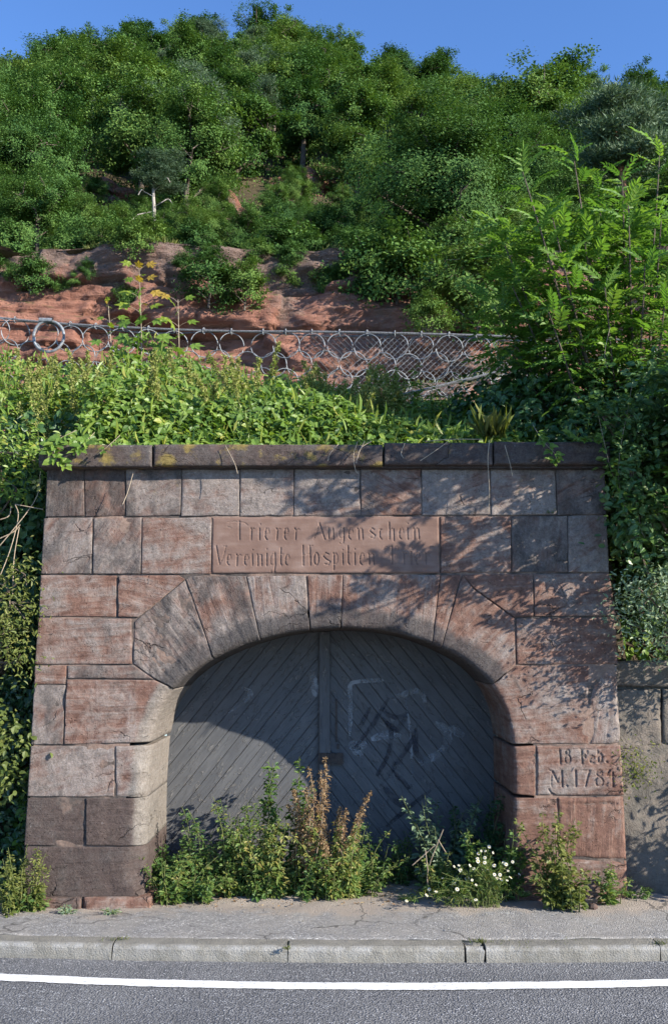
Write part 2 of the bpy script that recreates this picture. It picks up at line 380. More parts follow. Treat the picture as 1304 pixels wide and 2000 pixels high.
M = dict(stone=mat_sandstone(), panel=mat_panel(), mortar=mat_mortar(), plaster=mat_plaster(), rock=mat_rock(), outcrop=mat_rock(.22),
    soil=mat_soil('bank_soil', (.030, .024, .017), (.085, .066, .046)), hill=mat_soil('hill_soil', (.035, .034, .018), (.10, .075, .045), .5),
    road=mat_asphalt(), pave=mat_pavement(), kerb=mat_kerb(), paint=mat_paint(), plank=mat_plank(),
    oak=mat_leaf('oak_leaves', [(0, (.030, .076, .022)), (.5, (.072, .144, .034)), (1, (.135, .205, .046))], .22, .7, .1, .7),
    darkoak=mat_leaf('dark_oak_leaves', [(0, (.034, .076, .024)), (.5, (.060, .124, .032)), (1, (.095, .165, .042))], .22, .7, .1, .2),
    pine=mat_leaf('pine_needles', [(0, (.046, .082, .044)), (.5, (.080, .128, .068)), (1, (.122, .17, .09))], .15, .6, .2, .3),
    bramble=mat_leaf('bramble_leaves', [(0, (.045, .100, .020)), (.5, (.130, .215, .036)), (.8, (.20, .275, .050)), (1, (.31, .31, .07))], .4, .45, .35),
    ash=mat_leaf('ash_leaves', [(0, (.052, .125, .024)), (.5, (.105, .205, .034)), (1, (.19, .28, .050))], .45, .5, .22, .35),
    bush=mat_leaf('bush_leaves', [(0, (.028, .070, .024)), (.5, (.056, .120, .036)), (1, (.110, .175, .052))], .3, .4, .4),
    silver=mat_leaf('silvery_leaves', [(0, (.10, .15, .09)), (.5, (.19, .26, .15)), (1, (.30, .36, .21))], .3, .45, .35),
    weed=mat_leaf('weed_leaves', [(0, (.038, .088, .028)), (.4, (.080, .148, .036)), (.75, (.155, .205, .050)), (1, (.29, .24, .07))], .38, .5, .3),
    dry=mat_leaf('dry_leaves', [(0, (.11, .065, .032)), (.5, (.215, .135, .072)), (1, (.34, .26, .15))], .2, .8, .1),
    yel=mat_leaf('yellow_green_leaves', [(0, (.055, .085, .022)), (.5, (.125, .155, .038)), (1, (.24, .23, .07))], .38, .5, .3),
    ivy=mat_leaf('ivy_leaves', [(0, (.018, .045, .018)), (.5, (.032, .072, .024)), (1, (.060, .105, .032))], .2, .35, .45),
    spike=mat_leaf('seed_spikes', [(0, (.14, .165, .045)), (.5, (.25, .265, .080)), (1, (.36, .33, .13))], .3, .7, .1),
    tip=mat_leaf('young_maple_leaves', [(0, (.09, .17, .02)), (.6, (.20, .26, .03)), (1, (.36, .22, .04))], .45, .45, .35),
    petal=mat_leaf('white_petals', [(0, (.56, .55, .50)), (1, (.66, .64, .56))], .25, .7, .15),
    stem=mat_bark('green_stem', (.07, .095, .03), (.15, .16, .06)), twig=mat_bark('pale_dry_twig', (.24, .18, .12), (.42, .34, .25), 40),
    bark=mat_bark('tree_bark', (.055, .043, .033), (.15, .12, .095)), pbark=mat_bark('pine_bark', (.12, .062, .035), (.27, .145, .085)),
    dead=mat_bark('dead_wood', (.22, .19, .165), (.42, .38, .34)), steel=mat_steel())
kk = NT('flower_eye'); M['eye'] = kk.fin((.55, .36, .03), .8, .1)
kk = NT('dark_iron'); M['iron'] = kk.fin(kk.ramp(kk.noise(kk.coord(), 30, 5, .7), [(.35, (.012, .012, .013)), (.7, (.075, .050, .036))]), .7, .4)
kk = NT('rusty_wire_rope'); M['rope'] = kk.fin(kk.ramp(kk.noise(kk.coord(), 60, 3, .6), [(.3, (.07, .07, .072)), (.7, (.22, .22, .225))]), .55, .4, metal=.3)
M['tagdark'] = mat_graffiti('faded_dark_spray', (.035, .036, .045), .30, .75)
M['tagpale'] = mat_graffiti('faded_pale_spray', (.23, .24, .25), .32, .72)

# ------------------------------------------------------------------ ground
def interp(x, xs, ys): return np.interp(x, xs, ys)
KB = [(-9, -.30), (-4, -.58), (-2.0, -.765), (-1.1, -.83), (-.3, -.872), (.6, -.868), (1.95, -.83), (4, -.70), (9, -.4)]   # back edge of the kerb, seen from above
KX = np.linspace(-9, 9, 145); _c = np.polyfit([a for a, b in KB], [b for a, b in KB], 4); KY = np.polyval(_c, KX)
def kerb_y(x): return np.polyval(_c, x)
def grid_mesh(mb, X, Y, Z):
    n, m = X.shape; i = np.arange(n*m).reshape(n, m)
    q = np.stack([i[:-1, :-1], i[:-1, 1:], i[1:, 1:], i[1:, :-1]], -1).reshape(-1, 4)
    mb.add(np.stack([X, Y, Z], -1).reshape(-1, 3), quads=q)
def pave_z(x, y):
    s = np.clip((y-kerb_y(x))/np.maximum(0-kerb_y(x), .2), 0, 1)
    return np.clip(-.03+.0155*x, -.075, .0)*s
mb = MB(); xs = np.linspace(-9, 9, 361); ts = np.linspace(0, 1, 44)
X = np.broadcast_to(xs, (44, 361)); yb = kerb_y(xs)
Y = yb[None]+(1.6-yb[None])*ts[:, None]**1.3
Z = pave_z(X, Y)+.006*fbm(n3(X*3, Y*3, 0), 4)+.004*vnoise(n3(X*14, Y*14, 3))
near = np.clip((Y+.42)/.42, 0, 1); Z = Z+near*.018*np.clip(fbm(n3(X*2.1, Y*4, 9), 4)+.25, 0, 1)
Z[0] -= .012*(.4+np.clip(vnoise(n3(xs*6, 0, 1)), 0, 1)); Y = Y.copy(); Y[0] += .012*vnoise(n3(xs*9, 0, 5))
grid_mesh(mb, X, Y, Z)
pav = mb.build('pavement', M['pave'], smooth=True); tag(pav, kind='structure')
# kerbstones
kerb = link(bpy.data.objects.new('kerb', None)); tag(kerb, kind='structure')
joints = [-8.1, -7.1, -6.1, -5.1, -4.1, -3.1, -2.3, -1.263, -.262, .742, .852, 1.852, 2.85, 3.85, 4.85, 5.85, 6.85, 7.85, 8.85]
KW, KH = .145, .115
def kerbstone(x0, x1, broken=False):
    x0 += .006; x1 -= .006; n = max(3, int((x1-x0)/.025)); mb = MB()
    xs = np.linspace(x0, x1, n); yb = kerb_y(xs)-.003
    prof = [(0, -.14, 0), (0, -.008, 0), (-.006, 0, 0), (-.05, .001, 0), (-.095, .001, .0), (-.122, .000, .45), (-.138, -.007, 1), (-.1455, -.022, .6), (-.147, -.09, .05), (-.148, -.14, 0)]
    V = []; A = []
    for (dy, dz, w) in prof:
        nn = vnoise(n3(xs*23, dy*60, dz*60)); ch = np.clip(fbm(n3(xs*7, dy*9, 4), 3)-.12, 0, 1)*(w > .1)
        V.append(np.stack([xs, yb+dy+.0025*nn+(.006*ch), dz+.002*nn-.005*ch-(.018*np.clip(vnoise(n3(xs*19, dy*30, 2))+.3, 0, 1) if broken else 0)], -1)); A.append(np.full(n, w))
    V = np.stack(V); V[:, 0, 0] += .003*rng.normal(size=len(prof)); V[:, -1, 0] += .003*rng.normal(size=len(prof))
    m = len(prof); i = np.arange(n*m).reshape(m, n)
    q = np.stack([i[:-1, :-1], i[1:, :-1], i[1:, 1:], i[:-1, 1:]], -1).reshape(-1, 4)
    mb.add(V.reshape(-1, 3), quads=q, tint=np.stack(A).reshape(-1))
    mb.t.append(np.array([[i[0, 0], i[k+1, 0], i[k, 0]] for k in range(1, m-1)])[:, ::-1]); mb.t.append(np.array([[i[0, -1], i[k, -1], i[k+1, -1]] for k in range(1, m-1)])[:, ::-1])
    o = mb.build('kerb_stone', M['kerb'], kerb)
    return o
for a, b in zip(joints[:-1], joints[1:]):
    if b-a < .2:
        m = (a+b)/2; o = kerbstone(a, b, True); o['label'] = 'short broken kerb piece cracked into crumbs'
    else: kerbstone(a, b)
# road and its white edge line
mb = MB(); xs = np.concatenate([np.linspace(-60, -9, 18), np.linspace(-8.8, 8.8, 221), np.linspace(9, 60, 18)]); ts = np.concatenate([np.linspace(0, 1, 60)**1.4*3, np.linspace(3.3, 40, 12)])
X = np.broadcast_to(xs, (len(ts), len(xs))); yk = np.where(abs(xs) < 9, kerb_y(np.clip(xs, -9, 9)), kerb_y(np.sign(xs)*9))-KW+.03
Y = yk[None]-ts[:, None]
Zr = -.082+.003*fbm(n3(X*2, Y*2, 3), 3)
grid_mesh(mb, X, Y, Zr); mb.q[-1] = mb.q[-1][:, ::-1]
tag(mb.build('road', M['road'], smooth=True), kind='structure')
mb = MB(); xs = np.linspace(-8.5, 8.5, 801)
cl = np.polyval(np.polyfit([G(0, 1908, -.078)[0], G(330, 1921, -.078)[0], G(652, 1926, -.078)[0], G(980, 1925, -.078)[0], G(1304, 1919, -.078)[0]],
                           [G(0, 1908, -.078)[1], G(330, 1921, -.078)[1], G(652, 1926, -.078)[1], G(980, 1925, -.078)[1], G(1304, 1919, -.078)[1]], 2), xs)
ed = .052
T = np.array([-1, -.4, .4, 1])
Y = cl[None]+T[:, None]*ed+np.where(abs(T[:, None]) > .9, .003*vnoise(n3(xs[None]*60, T[:, None]*9, 2))+.003*vnoise(n3(xs[None]*17, T[:, None]*9, 2)), 0)
X = np.broadcast_to(xs, Y.shape)
grid_mesh(mb, X, Y, -.0775+.003*fbm(n3(X*2, Y*2, 3), 3)+.0005)
tag(mb.build('road_edge_line', M['paint'], smooth=True), kind='structure')

# ------------------------------------------------------------------ the portal
portal = thing('cellar_portal', 'weathered red sandstone portal with segmental arch, carved inscription and coping, facing the road', 'stone portal')
ARCH = crom([(284,1790),(284,1680),(284,1600),(287,1520),(294,1450),(312,1390),(339,1346),(375,1313),(417,1287),(460,1267),(508,1250),(555,1238),(605,1231),(665,1227),(732,1230),(790,1241),(838,1256),(895,1283),(930,1307),(963,1341),(984,1378),(994,1410),(1001,1453),(1003,1520),(1004,1600),(1004,1680),(1004,1790)], 10)
def A(p, q):
    i = np.argmin(((ARCH-p)**2).sum(1)); j = np.argmin(((ARCH-q)**2).sum(1))
    s = ARCH[i:j+1] if i <= j else ARCH[j:i+1][::-1]
    return [tuple(map(float, s[0]))]+[tuple(map(float, a)) for a in s[1:-1:2]]+[tuple(map(float, s[-1]))]
DEPTH = .84

def inset(poly, g):
    n = len(poly); o = []
    for i in range(n):
        a, b, c = poly[i-1], poly[i], poly[(i+1) % n]
        e1 = nrm(b-a); e2 = nrm(c-b); n1 = np.array((-e1[1], e1[0])); n2 = np.array((-e2[1], e2[0]))
        k = 1+float(n1@n2); m = (n1+n2)/max(k, .35)
        o.append(b+m*g)
    return np.array(o)
def segd(p, a, b):
    ab = b-a; t = np.clip(((p[:, None]-a)*ab).sum(-1)/np.maximum((ab*ab).sum(-1), 1e-12), 0, 1)
    return np.linalg.norm(p[:, None]-(a+t[..., None]*ab), axis=-1)
def stone(poly, label=None, name='stone', mat='stone', arch=None, depth=.24, res=.02, g=.0010, r=.0032, ra=.045, rough=.0055, ridge=.004,
          bed=0.0, pale=.45, dark=.35, lichen=.1, proud=0.0, carve=None, chip=.5, soot_pale=0.0, pale_rim=0.0, parent=portal, y0=0.0, world=False, y_of=None):
    pts = np.array(poly if world else [XZ(u, v, y0) for u, v in poly])
    # drop near-duplicates, make counter-clockwise
    keep = [i for i in range(len(pts)) if np.linalg.norm(pts[i]-pts[i-1]) > .004]; pts = pts[keep]
    if (pts[:, 0]*np.roll(pts[:, 1], -1)-np.roll(pts[:, 0], -1)*pts[:, 1]).sum() < 0: pts = pts[::-1]
    sd = random.random()*100
    pts = inset(pts, g*random.uniform(.7, 1.35))
    out = []
    for i in range(len(pts)):
        a, b = pts[i], pts[(i+1) % len(pts)]; L = np.linalg.norm(b-a); n = max(1, int(round(L/res)))
        for k in range(n): out.append(a+(b-a)*k/n)
    out = np.array(out); seg_a, seg_b = pts, np.roll(pts, -1, 0)
    # which edges belong to the worn arris of the opening
    if arch is not None:
        aw = np.array([XZ(u, v) for u, v in ARCH]); mid = (seg_a+seg_b)/2
        worn = np.array([np.linalg.norm(aw-m, axis=1).min() < .022 for m in mid])
    else: worn = np.zeros(len(pts), bool)
    cen = pts.mean(0); j = vnoise(n3(out[:, 0]*38, out[:, 1]*38, sd))*.0012+np.clip(vnoise(n3(out[:, 0]*13, out[:, 1]*13, sd+9))-.45, 0, 1)*.022*chip
    din = nrm(cen-out); on_arch = segd(out, seg_a[worn], seg_b[worn]).min(1) < .004 if worn.any() else np.zeros(len(out), bool)
    out = out+din*np.where(on_arch, .4*j, np.abs(j))[:, None]
    lo, hi = out.min(0), out.max(0)
    gx = np.arange(lo[0]+res*.5, hi[0], res); gz = np.arange(lo[1]+res*.5, hi[1], res*.9)
    gp = np.stack(np.meshgrid(gx, gz), -1); gp[::2, :, 0] += res*.5; gp = gp.reshape(-1, 2); gp = gp+rng.uniform(-.25, .25, gp.shape)*res
    ca, cb = out, np.roll(out, -1, 0)
    inside = np.zeros(len(gp), bool)
    for (x1, z1), (x2, z2) in zip(ca, cb):
        c = ((z1 > gp[:, 1]) != (z2 > gp[:, 1])) & (gp[:, 0] < (x2-x1)*(gp[:, 1]-z1)/(z2-z1+1e-12)+x1); inside ^= c
    d = segd(gp, ca, cb).min(1) if len(gp) else np.zeros(0)
    gp = gp[inside & (d > max(res*.55, .011))]
    # extra rows close to the edges make the rounding read
    rg = inset(out, .0065)
    if res > .008:
        ok = segd(rg, ca, cb).min(1) > .004; gp = np.vstack([rg[ok], gp])
    al = [Vector(p) for p in np.vstack([out, gp])]
    vs, es, fs, *_ = delaunay_2d_cdt(al, [(i, (i+1) % len(out)) for i in range(len(out))], [], 1, 1e-6)
    v = np.array([tuple(p) for p in vs]); f = np.array([tuple(x) for x in fs if len(x) == 3])
    dn = segd(v, seg_a[~worn], seg_b[~worn]).min(1) if (~worn).any() else np.full(len(v), 9.)
    rr = r*(1+.6*vnoise(n3(v[:, 0]*9, v[:, 1]*9, sd+2)))+.018*chip*np.clip(vnoise(n3(v[:, 0]*7, v[:, 1]*7, sd+5))-.4, 0, 1)
    def fil(d, r): t = np.clip(1-d/np.maximum(r, 1e-4), 0, 1); return r*(1-np.sqrt(np.maximum(1-t*t, 0)))
    y = fil(dn, rr)
    if worn.any():
        dw = segd(v, seg_a[worn], seg_b[worn]).min(1); rw = ra*(1+.45*vnoise(n3(v[:, 0]*5, v[:, 1]*5, 3)))
        y = np.maximum(y, fil(dw, rw))
    cb_, sb_ = math.cos(bed), math.sin(bed); bx = v[:, 0]*cb_+v[:, 1]*sb_; bz = -v[:, 0]*sb_+v[:, 1]*cb_
    y = y+rough*fbm(n3(v[:, 0]*6, v[:, 1]*6, sd), 4)+ridge*fbm(n3(bx*3, bz*24, sd+1), 3)
    sp = fbm(n3(bx*2.2, bz*5, sd+4), 3); y = y+.006*chip*np.clip((sp-.12)*9, 0, 1)
    y = y+(v[:, 0]-cen[0])*random.uniform(-.008, .008)+(v[:, 1]-cen[1])*random.uniform(-.008, .008)-proud+random.uniform(-.003, .003)
    if y_of is not None: y = y+y_of(v[:, 0], v[:, 1])
    if carve is not None:
        for (sa, sb, w, dep) in carve:
            dd = segd(v, sa[None], sb[None]).min(1); y = np.maximum(y, y)  # keep
        S0 = np.array([c[0] for c in carve]); S1 = np.array([c[1] for c in carve]); W = np.array([c[2] for c in carve]); D = np.array([c[3] for c in carve])
        dd = segd(v, S0, S1); cut = D*np.clip(1-(dd/W)**2, 0, 1)
        y = y+cut.max(1)
    cnt = {}
    for t in f:
        for a, b in ((t[0], t[1]), (t[1], t[2]), (t[2], t[0])): cnt[(a, b)] = 1
    be = [(a, b) for a, b in cnt if (b, a) not in cnt]
    V3 = np.stack([v[:, 0], y0+y, v[:, 1]], -1)
    mb = MB(); bi = sorted({a for a, b in be}|{b for a, b in be}); mp = {a: k for k, a in enumerate(bi)}
    steps = 7 if arch is not None else 2
    layers = [V3]; base = V3[bi]
    for s in range(1, steps+1):
        L = base.copy(); t = s/steps; L[:, 1] = base[:, 1]*(1-t)+(y0+depth)*t
        if arch is not None and s < steps:
            nz = fbm(n3(L[:, 0]*6, L[:, 1]*9, L[:, 2]*6), 3)*.012
            L[:, 0] += (cen[0]-L[:, 0])*0+nz*.7; L[:, 2] += nz*.7
        layers.append(L)
    allv = np.vstack(layers); q = []
    nb = len(bi); o0 = len(V3)
    for s in range(steps):
        for a, b in be:
            A1 = a if s == 0 else o0+(s-1)*nb+mp[a]; B1 = b if s == 0 else o0+(s-1)*nb+mp[b]
            A2, B2 = o0+s*nb+mp[a], o0+s*nb+mp[b]; q.append((B1, A1, A2, B2))
    tnt = np.zeros(len(allv))
    if soot_pale and worn.any(): tnt[:len(V3)] = np.clip(1.15-dw/soot_pale, 0, 1); tnt[len(V3):] = .8  # edge tone fades away from the opening, stays even along the reveal
    mb.add(allv, tris=f, quads=q, tint=tnt)
    o = mb.build(name, M[mat], parent, smooth=False)
    me = o.data; me.polygons.foreach_set('use_smooth', np.concatenate([np.ones(len(f), bool), np.full(len(q), arch is not None)]))
    o['pale_rim'] = float(pale_rim); o['bed'] = float(bed); o['pale'] = float(pale); o['dark'] = float(dark); o['lichen'] = float(lichen)
    if label: o['label'] = label
    return o
DK = dict(pale=.48, dark=.59); RD = dict(pale=.42, dark=.37); PL = dict(pale=.57, dark=.41); GR = dict(pale=.55, dark=.50); RP = dict(pale=.48, dark=.38)
LE = crom([(92,918),(88,1009),(80,1122),(72,1205),(68,1300),(60,1455),(53,1556),(47,1651),(46,1752)], 6)
def le(v): return float(np.interp(v, LE[:, 1], LE[:, 0]))
def re(v): return float(np.interp(v, [918, 1005, 1120, 1205, 1300, 1455, 1556, 1680, 1790], [1181, 1184, 1189, 1202, 1206, 1212, 1218, 1224, 1230]))
# course 1, below the coping
t1, b1 = 916, 1008
J = [92, 164, 246, 355, 469.5, 574.5, 703.6, 822, 957, 1084, 1181]
looks = [DK, DK, GR, PL, PL, PL, RP, PL, PL, GR]; Jb = [88, 166, 245, 353, 468, 573, 704, 823, 958, 1087, 1184]
for i in range(10):
    stone([(J[i], t1), (J[i+1], t1), (Jb[i+1], b1-i*.35), (Jb[i], b1+2-i*.35)], bed=[1.5, 1.2, .4, .1, 0, .1, -.5, .4, .1, .5][i], rough=.006, ridge=[.002, .007, .003, .003, .003, .003, .004, .004, .003, .003][i], g=.0025, chip=.8, lichen=.34 if i in (2, 8) else .12, **looks[i])
# course 2 with the inscription
t2, b2 = 1010, 1121
def q2(a0, a1, c1, c0, **k): return stone([(a0, t2+2), (a1, t2), (c1, b2), (c0, b2)], **k)
q2(86, 181, 179, 80, bed=.9, **GR); q2(183, 277, 275, 181, bed=1.0, ridge=.008, **GR); q2(278, 413, 412, 276, bed=.12, ridge=.005, **RP)
stone([(859, 1009), (997, 1008), (998, 1118), (860, 1119)], bed=.15, ridge=.006, chip=.9, **RP); stone([(998, 1008), (1107, 1007), (1108, 1118), (999, 1118)], bed=1.4, **GR); stone([(1108, 1007), (1184, 1006), (1189, 1118), (1109, 1118)], bed=.6, **PL)
def carv(list_, ox, oy, s, w, dep):
    w *= .88; dep *= .72
    c = []
    for it in list_:
        ww = w; 
        if isinstance(it, dict): ww = it['w']*w; it = it['p']
        if len(it) == 1: it = [it[0], (it[0][0]+2, it[0][1]+2)]
        pts = [np.array(XZ(ox+a/s, oy+b/s)) for a, b in it]
        for p, q in zip(pts[:-1], pts[1:]): c.append((p, q, ww, dep*min(1, .55+ww/w*.45)))
    return c
def thin(*p): return dict(w=.6, p=list(p))
def ell(cx, cy, rx, ry, a0=0, a1=360, n=14):
    return [(cx+rx*math.cos(R(a0+(a1-a0)*i/n)), cy+ry*math.sin(R(a0+(a1-a0)*i/n))) for i in range(n+1)]
def e_(x, y0, y1, w=42):  # the narrow e: a tall back, a small eye
    m = (y0+y1)/2
    return [[(x+w*.25, y0+4), (x, y0+22), (x-2, y1-30), (x+w*.15, y1-8), (x+w*.45, y1)], thin((x+w*.25, y0+2), (x+w*.75, y0), (x+w, m-18), (x+w*.9, m-6)), thin((x+w*.9, m-6), (x+4, m+2))]
Z1 = [[(365,95),(366,200),(368,295)], thin((240,108),(300,98),(420,112),(455,140)), thin((240,155),(275,168)), [(488,170),(493,185),(490,295)], thin((493,190),(515,172),(528,182)), [(578,172),(578,295)], [(585,128)],
      *e_(640,172,293), [(756,172),(768,190),(762,295)], thin((768,195),(790,175),(806,186)), *e_(843,172,293), [(948,170),(965,190),(960,295)], thin((965,195),(990,180),(1003,190)),
      [(120,360),(155,555)], thin((225,358),(195,480),(158,555)), thin((195,360),(232,366)), *e_(236,452,563), [(333,448),(342,465),(338,570)], thin((342,470),(365,450),(388,462)), *e_(420,452,565), [(500,445),(504,570)], [(505,400)],
      [(553,447),(560,460),(560,570)], thin((560,470),(585,448),(597,458)), [(598,455),(603,570)], [(655,440),(655,570)], [(655,394)],
      thin((738,445),(715,442),(698,470),(696,540),(712,566),(738,550)), [(742,435),(745,560),(738,630)], thin((738,630),(712,638),(700,615)), [(805,382),(800,540),(812,566)], thin((785,450),(830,445)), *e_(853,452,565),
      [(1038,355),(1043,565)], [(1112,355),(1118,565)], thin((1043,455),(1115,440)), thin((1115,362),(1140,356)), ell(1180,497,24,66)]
Z2 = [[(108,100),(158,250)], thin((108,104),(80,200),(55,252)), thin((85,205),(138,198)), [(190,145),(193,245)], thin((193,240),(215,245),(230,225)), [(232,145),(237,248)],
      thin((325,150),(305,145),(288,170),(290,220),(302,240),(325,225)), [(328,145),(331,230),(326,282)], thin((326,282),(305,295),(294,282)), *e_(374,146,248,38), [(452,146),(460,160),(464,250)], thin((462,165),(482,146),(496,158)), [(496,155),(502,248)],
      [(606,160),(585,146),(562,168),(590,196),(616,212),(600,238),(572,232)], [(672,158),(656,160),(655,225),(672,246)], [(742,95),(745,248)], thin((745,165),(768,148),(780,160)), [(781,158),(785,262)], *e_(834,148,246,38), [(907,145),(910,248)], [(910,105)],
      [(962,146),(969,160),(971,250)], thin((970,165),(992,146),(1004,158)), [(1005,155),(1013,246)],
      [(194,385),(165,372),(138,398),(170,430),(206,452),(190,480),(158,472)], [(234,372),(240,385),(239,525)], thin((240,392),(258,374),(272,400),(272,450),(258,474),(241,465)), [(318,378),(322,480)], [(320,342)], [(368,310),(368,460),(380,480)], thin((350,378),(392,374)),
      [(428,375),(431,482)], [(430,338)], *e_(477,376,480,38), [(553,378),(560,390),(562,480)], thin((560,396),(582,376),(596,386)), [(597,385),(604,478)], [(766,310),(770,478)], thin((690,340),(705,316),(765,322),(812,310),(824,345)),
      [(868,368),(876,382),(879,475)], thin((876,388),(896,372),(908,382)), [(941,365),(946,475)], [(945,327)], *e_(982,374,478,38), [(1066,370),(1074,384),(1077,476)], thin((1074,390),(1094,374),(1108,384))]
cv = carv(Z1, 400, 1000, 5.433, .0062, .010)+carv(Z2, 600, 1000, 4.657, .0062, .010)
stone([(413.5, 1010), (856.5, 1009), (857.5, 1119.5), (412.5, 1120)], 'smooth dressed stone carved with two faded lines of German lettering', name='inscription_stone', mat='panel', res=.0052, carve=cv, rough=.002, ridge=.0012, chip=.12, r=.006, bed=.03)
# course 3 and 4 beside the arch
stone([(80,1123),(228,1124),(227,1205),(76,1204)], bed=.1, **RP)
stone([(230,1124),(350,1123),(362,1131),(330,1158),(270,1206),(229,1205)], bed=-.2, ridge=.006, chip=.9, **RP)
stone([(902,1122),(1040,1121),(1041,1204),(1004,1206),(925,1149)], bed=.1, ridge=.002, **RD)
stone([(1042,1121),(1189,1119),(1202,1203),(1043,1204)], bed=.05, **RD)
stone([(75,1207),(257,1208),(258,1297),(68,1298)], bed=.05, **RP)
stone([(1007,1208),(1202,1205),(1206,1297),(1008,1298)], bed=.05, **RD)
# voussoirs
V = dict(arch=1, depth=DEPTH, ra=.05, soot_pale=.20)
stone([(260,1296),(263,1214),(362,1132),*A((417,1287),(339,1346)),(300,1324)], bed=2.25, ridge=.010, chip=.8, res=.014, carve=carv([[(303,1226),(330,1262),(366,1313)], thin((275,1262),(312,1300),(340,1336)), thin((345,1150),(372,1200),(395,1245))], 0, 0, 1, .007, .012), **V, **GR)
stone([(363,1131),(372,1125),(480,1125),*A((508,1250),(417,1287))], bed=1.95, ridge=.009, chip=.8, **V, **GR)
stone([(481.5,1125),(597,1124),*A((605,1231),(508,1250))], bed=1.7, ridge=.004, chip=.8, **V, **PL)
stone([(600,1124),(669,1123),*A((665,1227),(605,1231))], bed=1.5, **V, **RP)
stone([(670,1123),(859,1123),*A((846,1259),(665,1227))], bed=1.45, ridge=.004, **V, **RP)
stone([(860,1123),(900,1123),*A((862,1266),(846,1259))], bed=1.2, **V, **RD)
stone([(902,1124),(925,1151),(1004,1208),(1006,1298),*A((960,1337),(862,1266))], bed=.75, ridge=.006, **V, **RP)
# jambs, left
stone([(68,1300),(130,1300),(129,1336),(66,1337)], bed=.0, **RD)
stone([(66,1338),(129,1338),(123,1454),(60,1455)], bed=.7, **GR)
stone([(132,1300),(262,1299),(300,1326),(132,1325)], bed=.02, **GR)
stone([(130,1327),(302,1328),*A((339,1346),(294,1453))[0:],(125,1454)], bed=.03, ridge=.005, chip=.9, arch=1, depth=DEPTH, ra=.10, soot_pale=.15, pale_rim=1.0, pale=.47, dark=.36)
stone([(60,1457),(224,1457),(224,1557),(53,1556)], bed=.25, **PL)
stone([(226,1457),*A((294,1456),(285,1556)),(226,1556)], bed=.2, chip=1.2, arch=1, depth=DEPTH, ra=.10, soot_pale=.17, pale_rim=1.0, pale=.55, dark=.38)
stone([(53,1559),(166,1559),(166,1652),(47,1652)], bed=.0, chip=.9, pale=.42, dark=.74)
stone([(168,1559),*A((285,1559),(284,1650)),(168,1651)], bed=.0, arch=1, depth=DEPTH, ra=.11, soot_pale=.12, pale_rim=1.0, pale=.42, dark=.72)
stone([(47,1654),*A((284,1653),(284,1752)),(46,1752)], bed=.1, arch=1, depth=DEPTH, ra=.12, g=.003, pale=.42, dark=.74)
stone([(60,1750),(161,1751),(161,1786),(58,1786)], name='plinth_stone', bed=0, proud=.045, depth=.2, ra=.05, pale=.44, dark=.45)
stone([(163,1751),(297,1750),(297,1786),(163,1786)], name='plinth_stone', bed=0, proud=.045, depth=.6, r=.04, pale=.4, dark=.34)
# jambs, right
W = dict(arch=1, depth=DEPTH, ra=.03)
stone([(1008,1300),(1149,1300),(1149,1453),*A((1001,1453),(960,1338))], bed=.08, ridge=.003, chip=.8, **W, **RP)
stone([(1151,1300),(1206,1299),(1212,1453),(1151,1454)], bed=1.4, ridge=.004, r=.03, chip=1., pale=.55, dark=.38)
stone([(1045,1456),(1044,1555),*A((1003,1555),(1001,1456))], bed=.05, **W, **RD)
D3 = [[(428,150),(436,310)], thin((410,165),(428,150)), {'w': .62, 'p': ell(518,174,24,32)}, {'w': .7, 'p': ell(520,256,32,50)}, [(682,142),(687,305)], thin((662,140),(795,139)), [(742,160),(745,182)], thin((690,218),(722,214)), [(718,205),(720,230)],
      [(800,216),(778,240),(776,275),(795,303),(822,296)], thin((800,216),(822,222),(826,250),(780,262)), [(866,158),(872,250),(880,300)], [(880,215),(902,190),(918,215),(916,275),(900,298),(880,298)], [(968,283)], [(974,290)],
      thin((300,380),(345,394)), thin((335,400),(330,565)), [(342,395),(404,522)], thin((404,522),(440,395)), [(450,388),(456,572)], [(508,560)], [(514,566)], [(612,388),(616,572)], thin((598,405),(613,388)),
      thin((672,392),(672,385),(785,386)), [(772,390),(745,480),(726,568)], {'w': .66, 'p': ell(888,418,33,36)}, {'w': .72, 'p': ell(888,518,42,54)}, [(1004,385),(978,440)], thin((978,444),(1072,452)), [(1042,405),(1046,572)]]
cd = carv(D3, 1020, 1440, 5.927, .0095, .015)+carv([[(120,160),(150,190),(152,455)], thin((140,455),(138,690)), thin((300,600),(330,650),(380,665))], 1020, 1440, 5.927, .012, .02)
stone([(1046,1456),(1212,1455),(1218,1554),(1046,1555)], 'date stone carved 18 Feb. M. 1784', name='date_stone', res=.0062, carve=cd, rough=.003, ridge=.0015, chip=.25, r=.012, bed=.05, pale=.48, dark=.38)
stone([(1086,1558),*A((1003,1558),(1004,1672))[::-1][::-1],(1087,1672)][0:1]+A((1003,1558),(1004,1672))+[(1087,1672)], bed=.05, **W, **RD)
stone([(1088,1557),(1218,1556),(1224,1680),(1088,1674)], bed=1.5, ridge=.003, r=.02, res=.012, carve=carv([[(510,775),(640,768),(760,775),(900,766),(1040,768)]], 1020, 1440, 5.927, .011, .018), pale=.4, dark=.36)
stone([*A((1004,1674),(1004,1790)),(1230,1790),(1224,1683),(1088,1676)], bed=.02, ridge=.002, r=.02, **W, pale=.42, dark=.38)
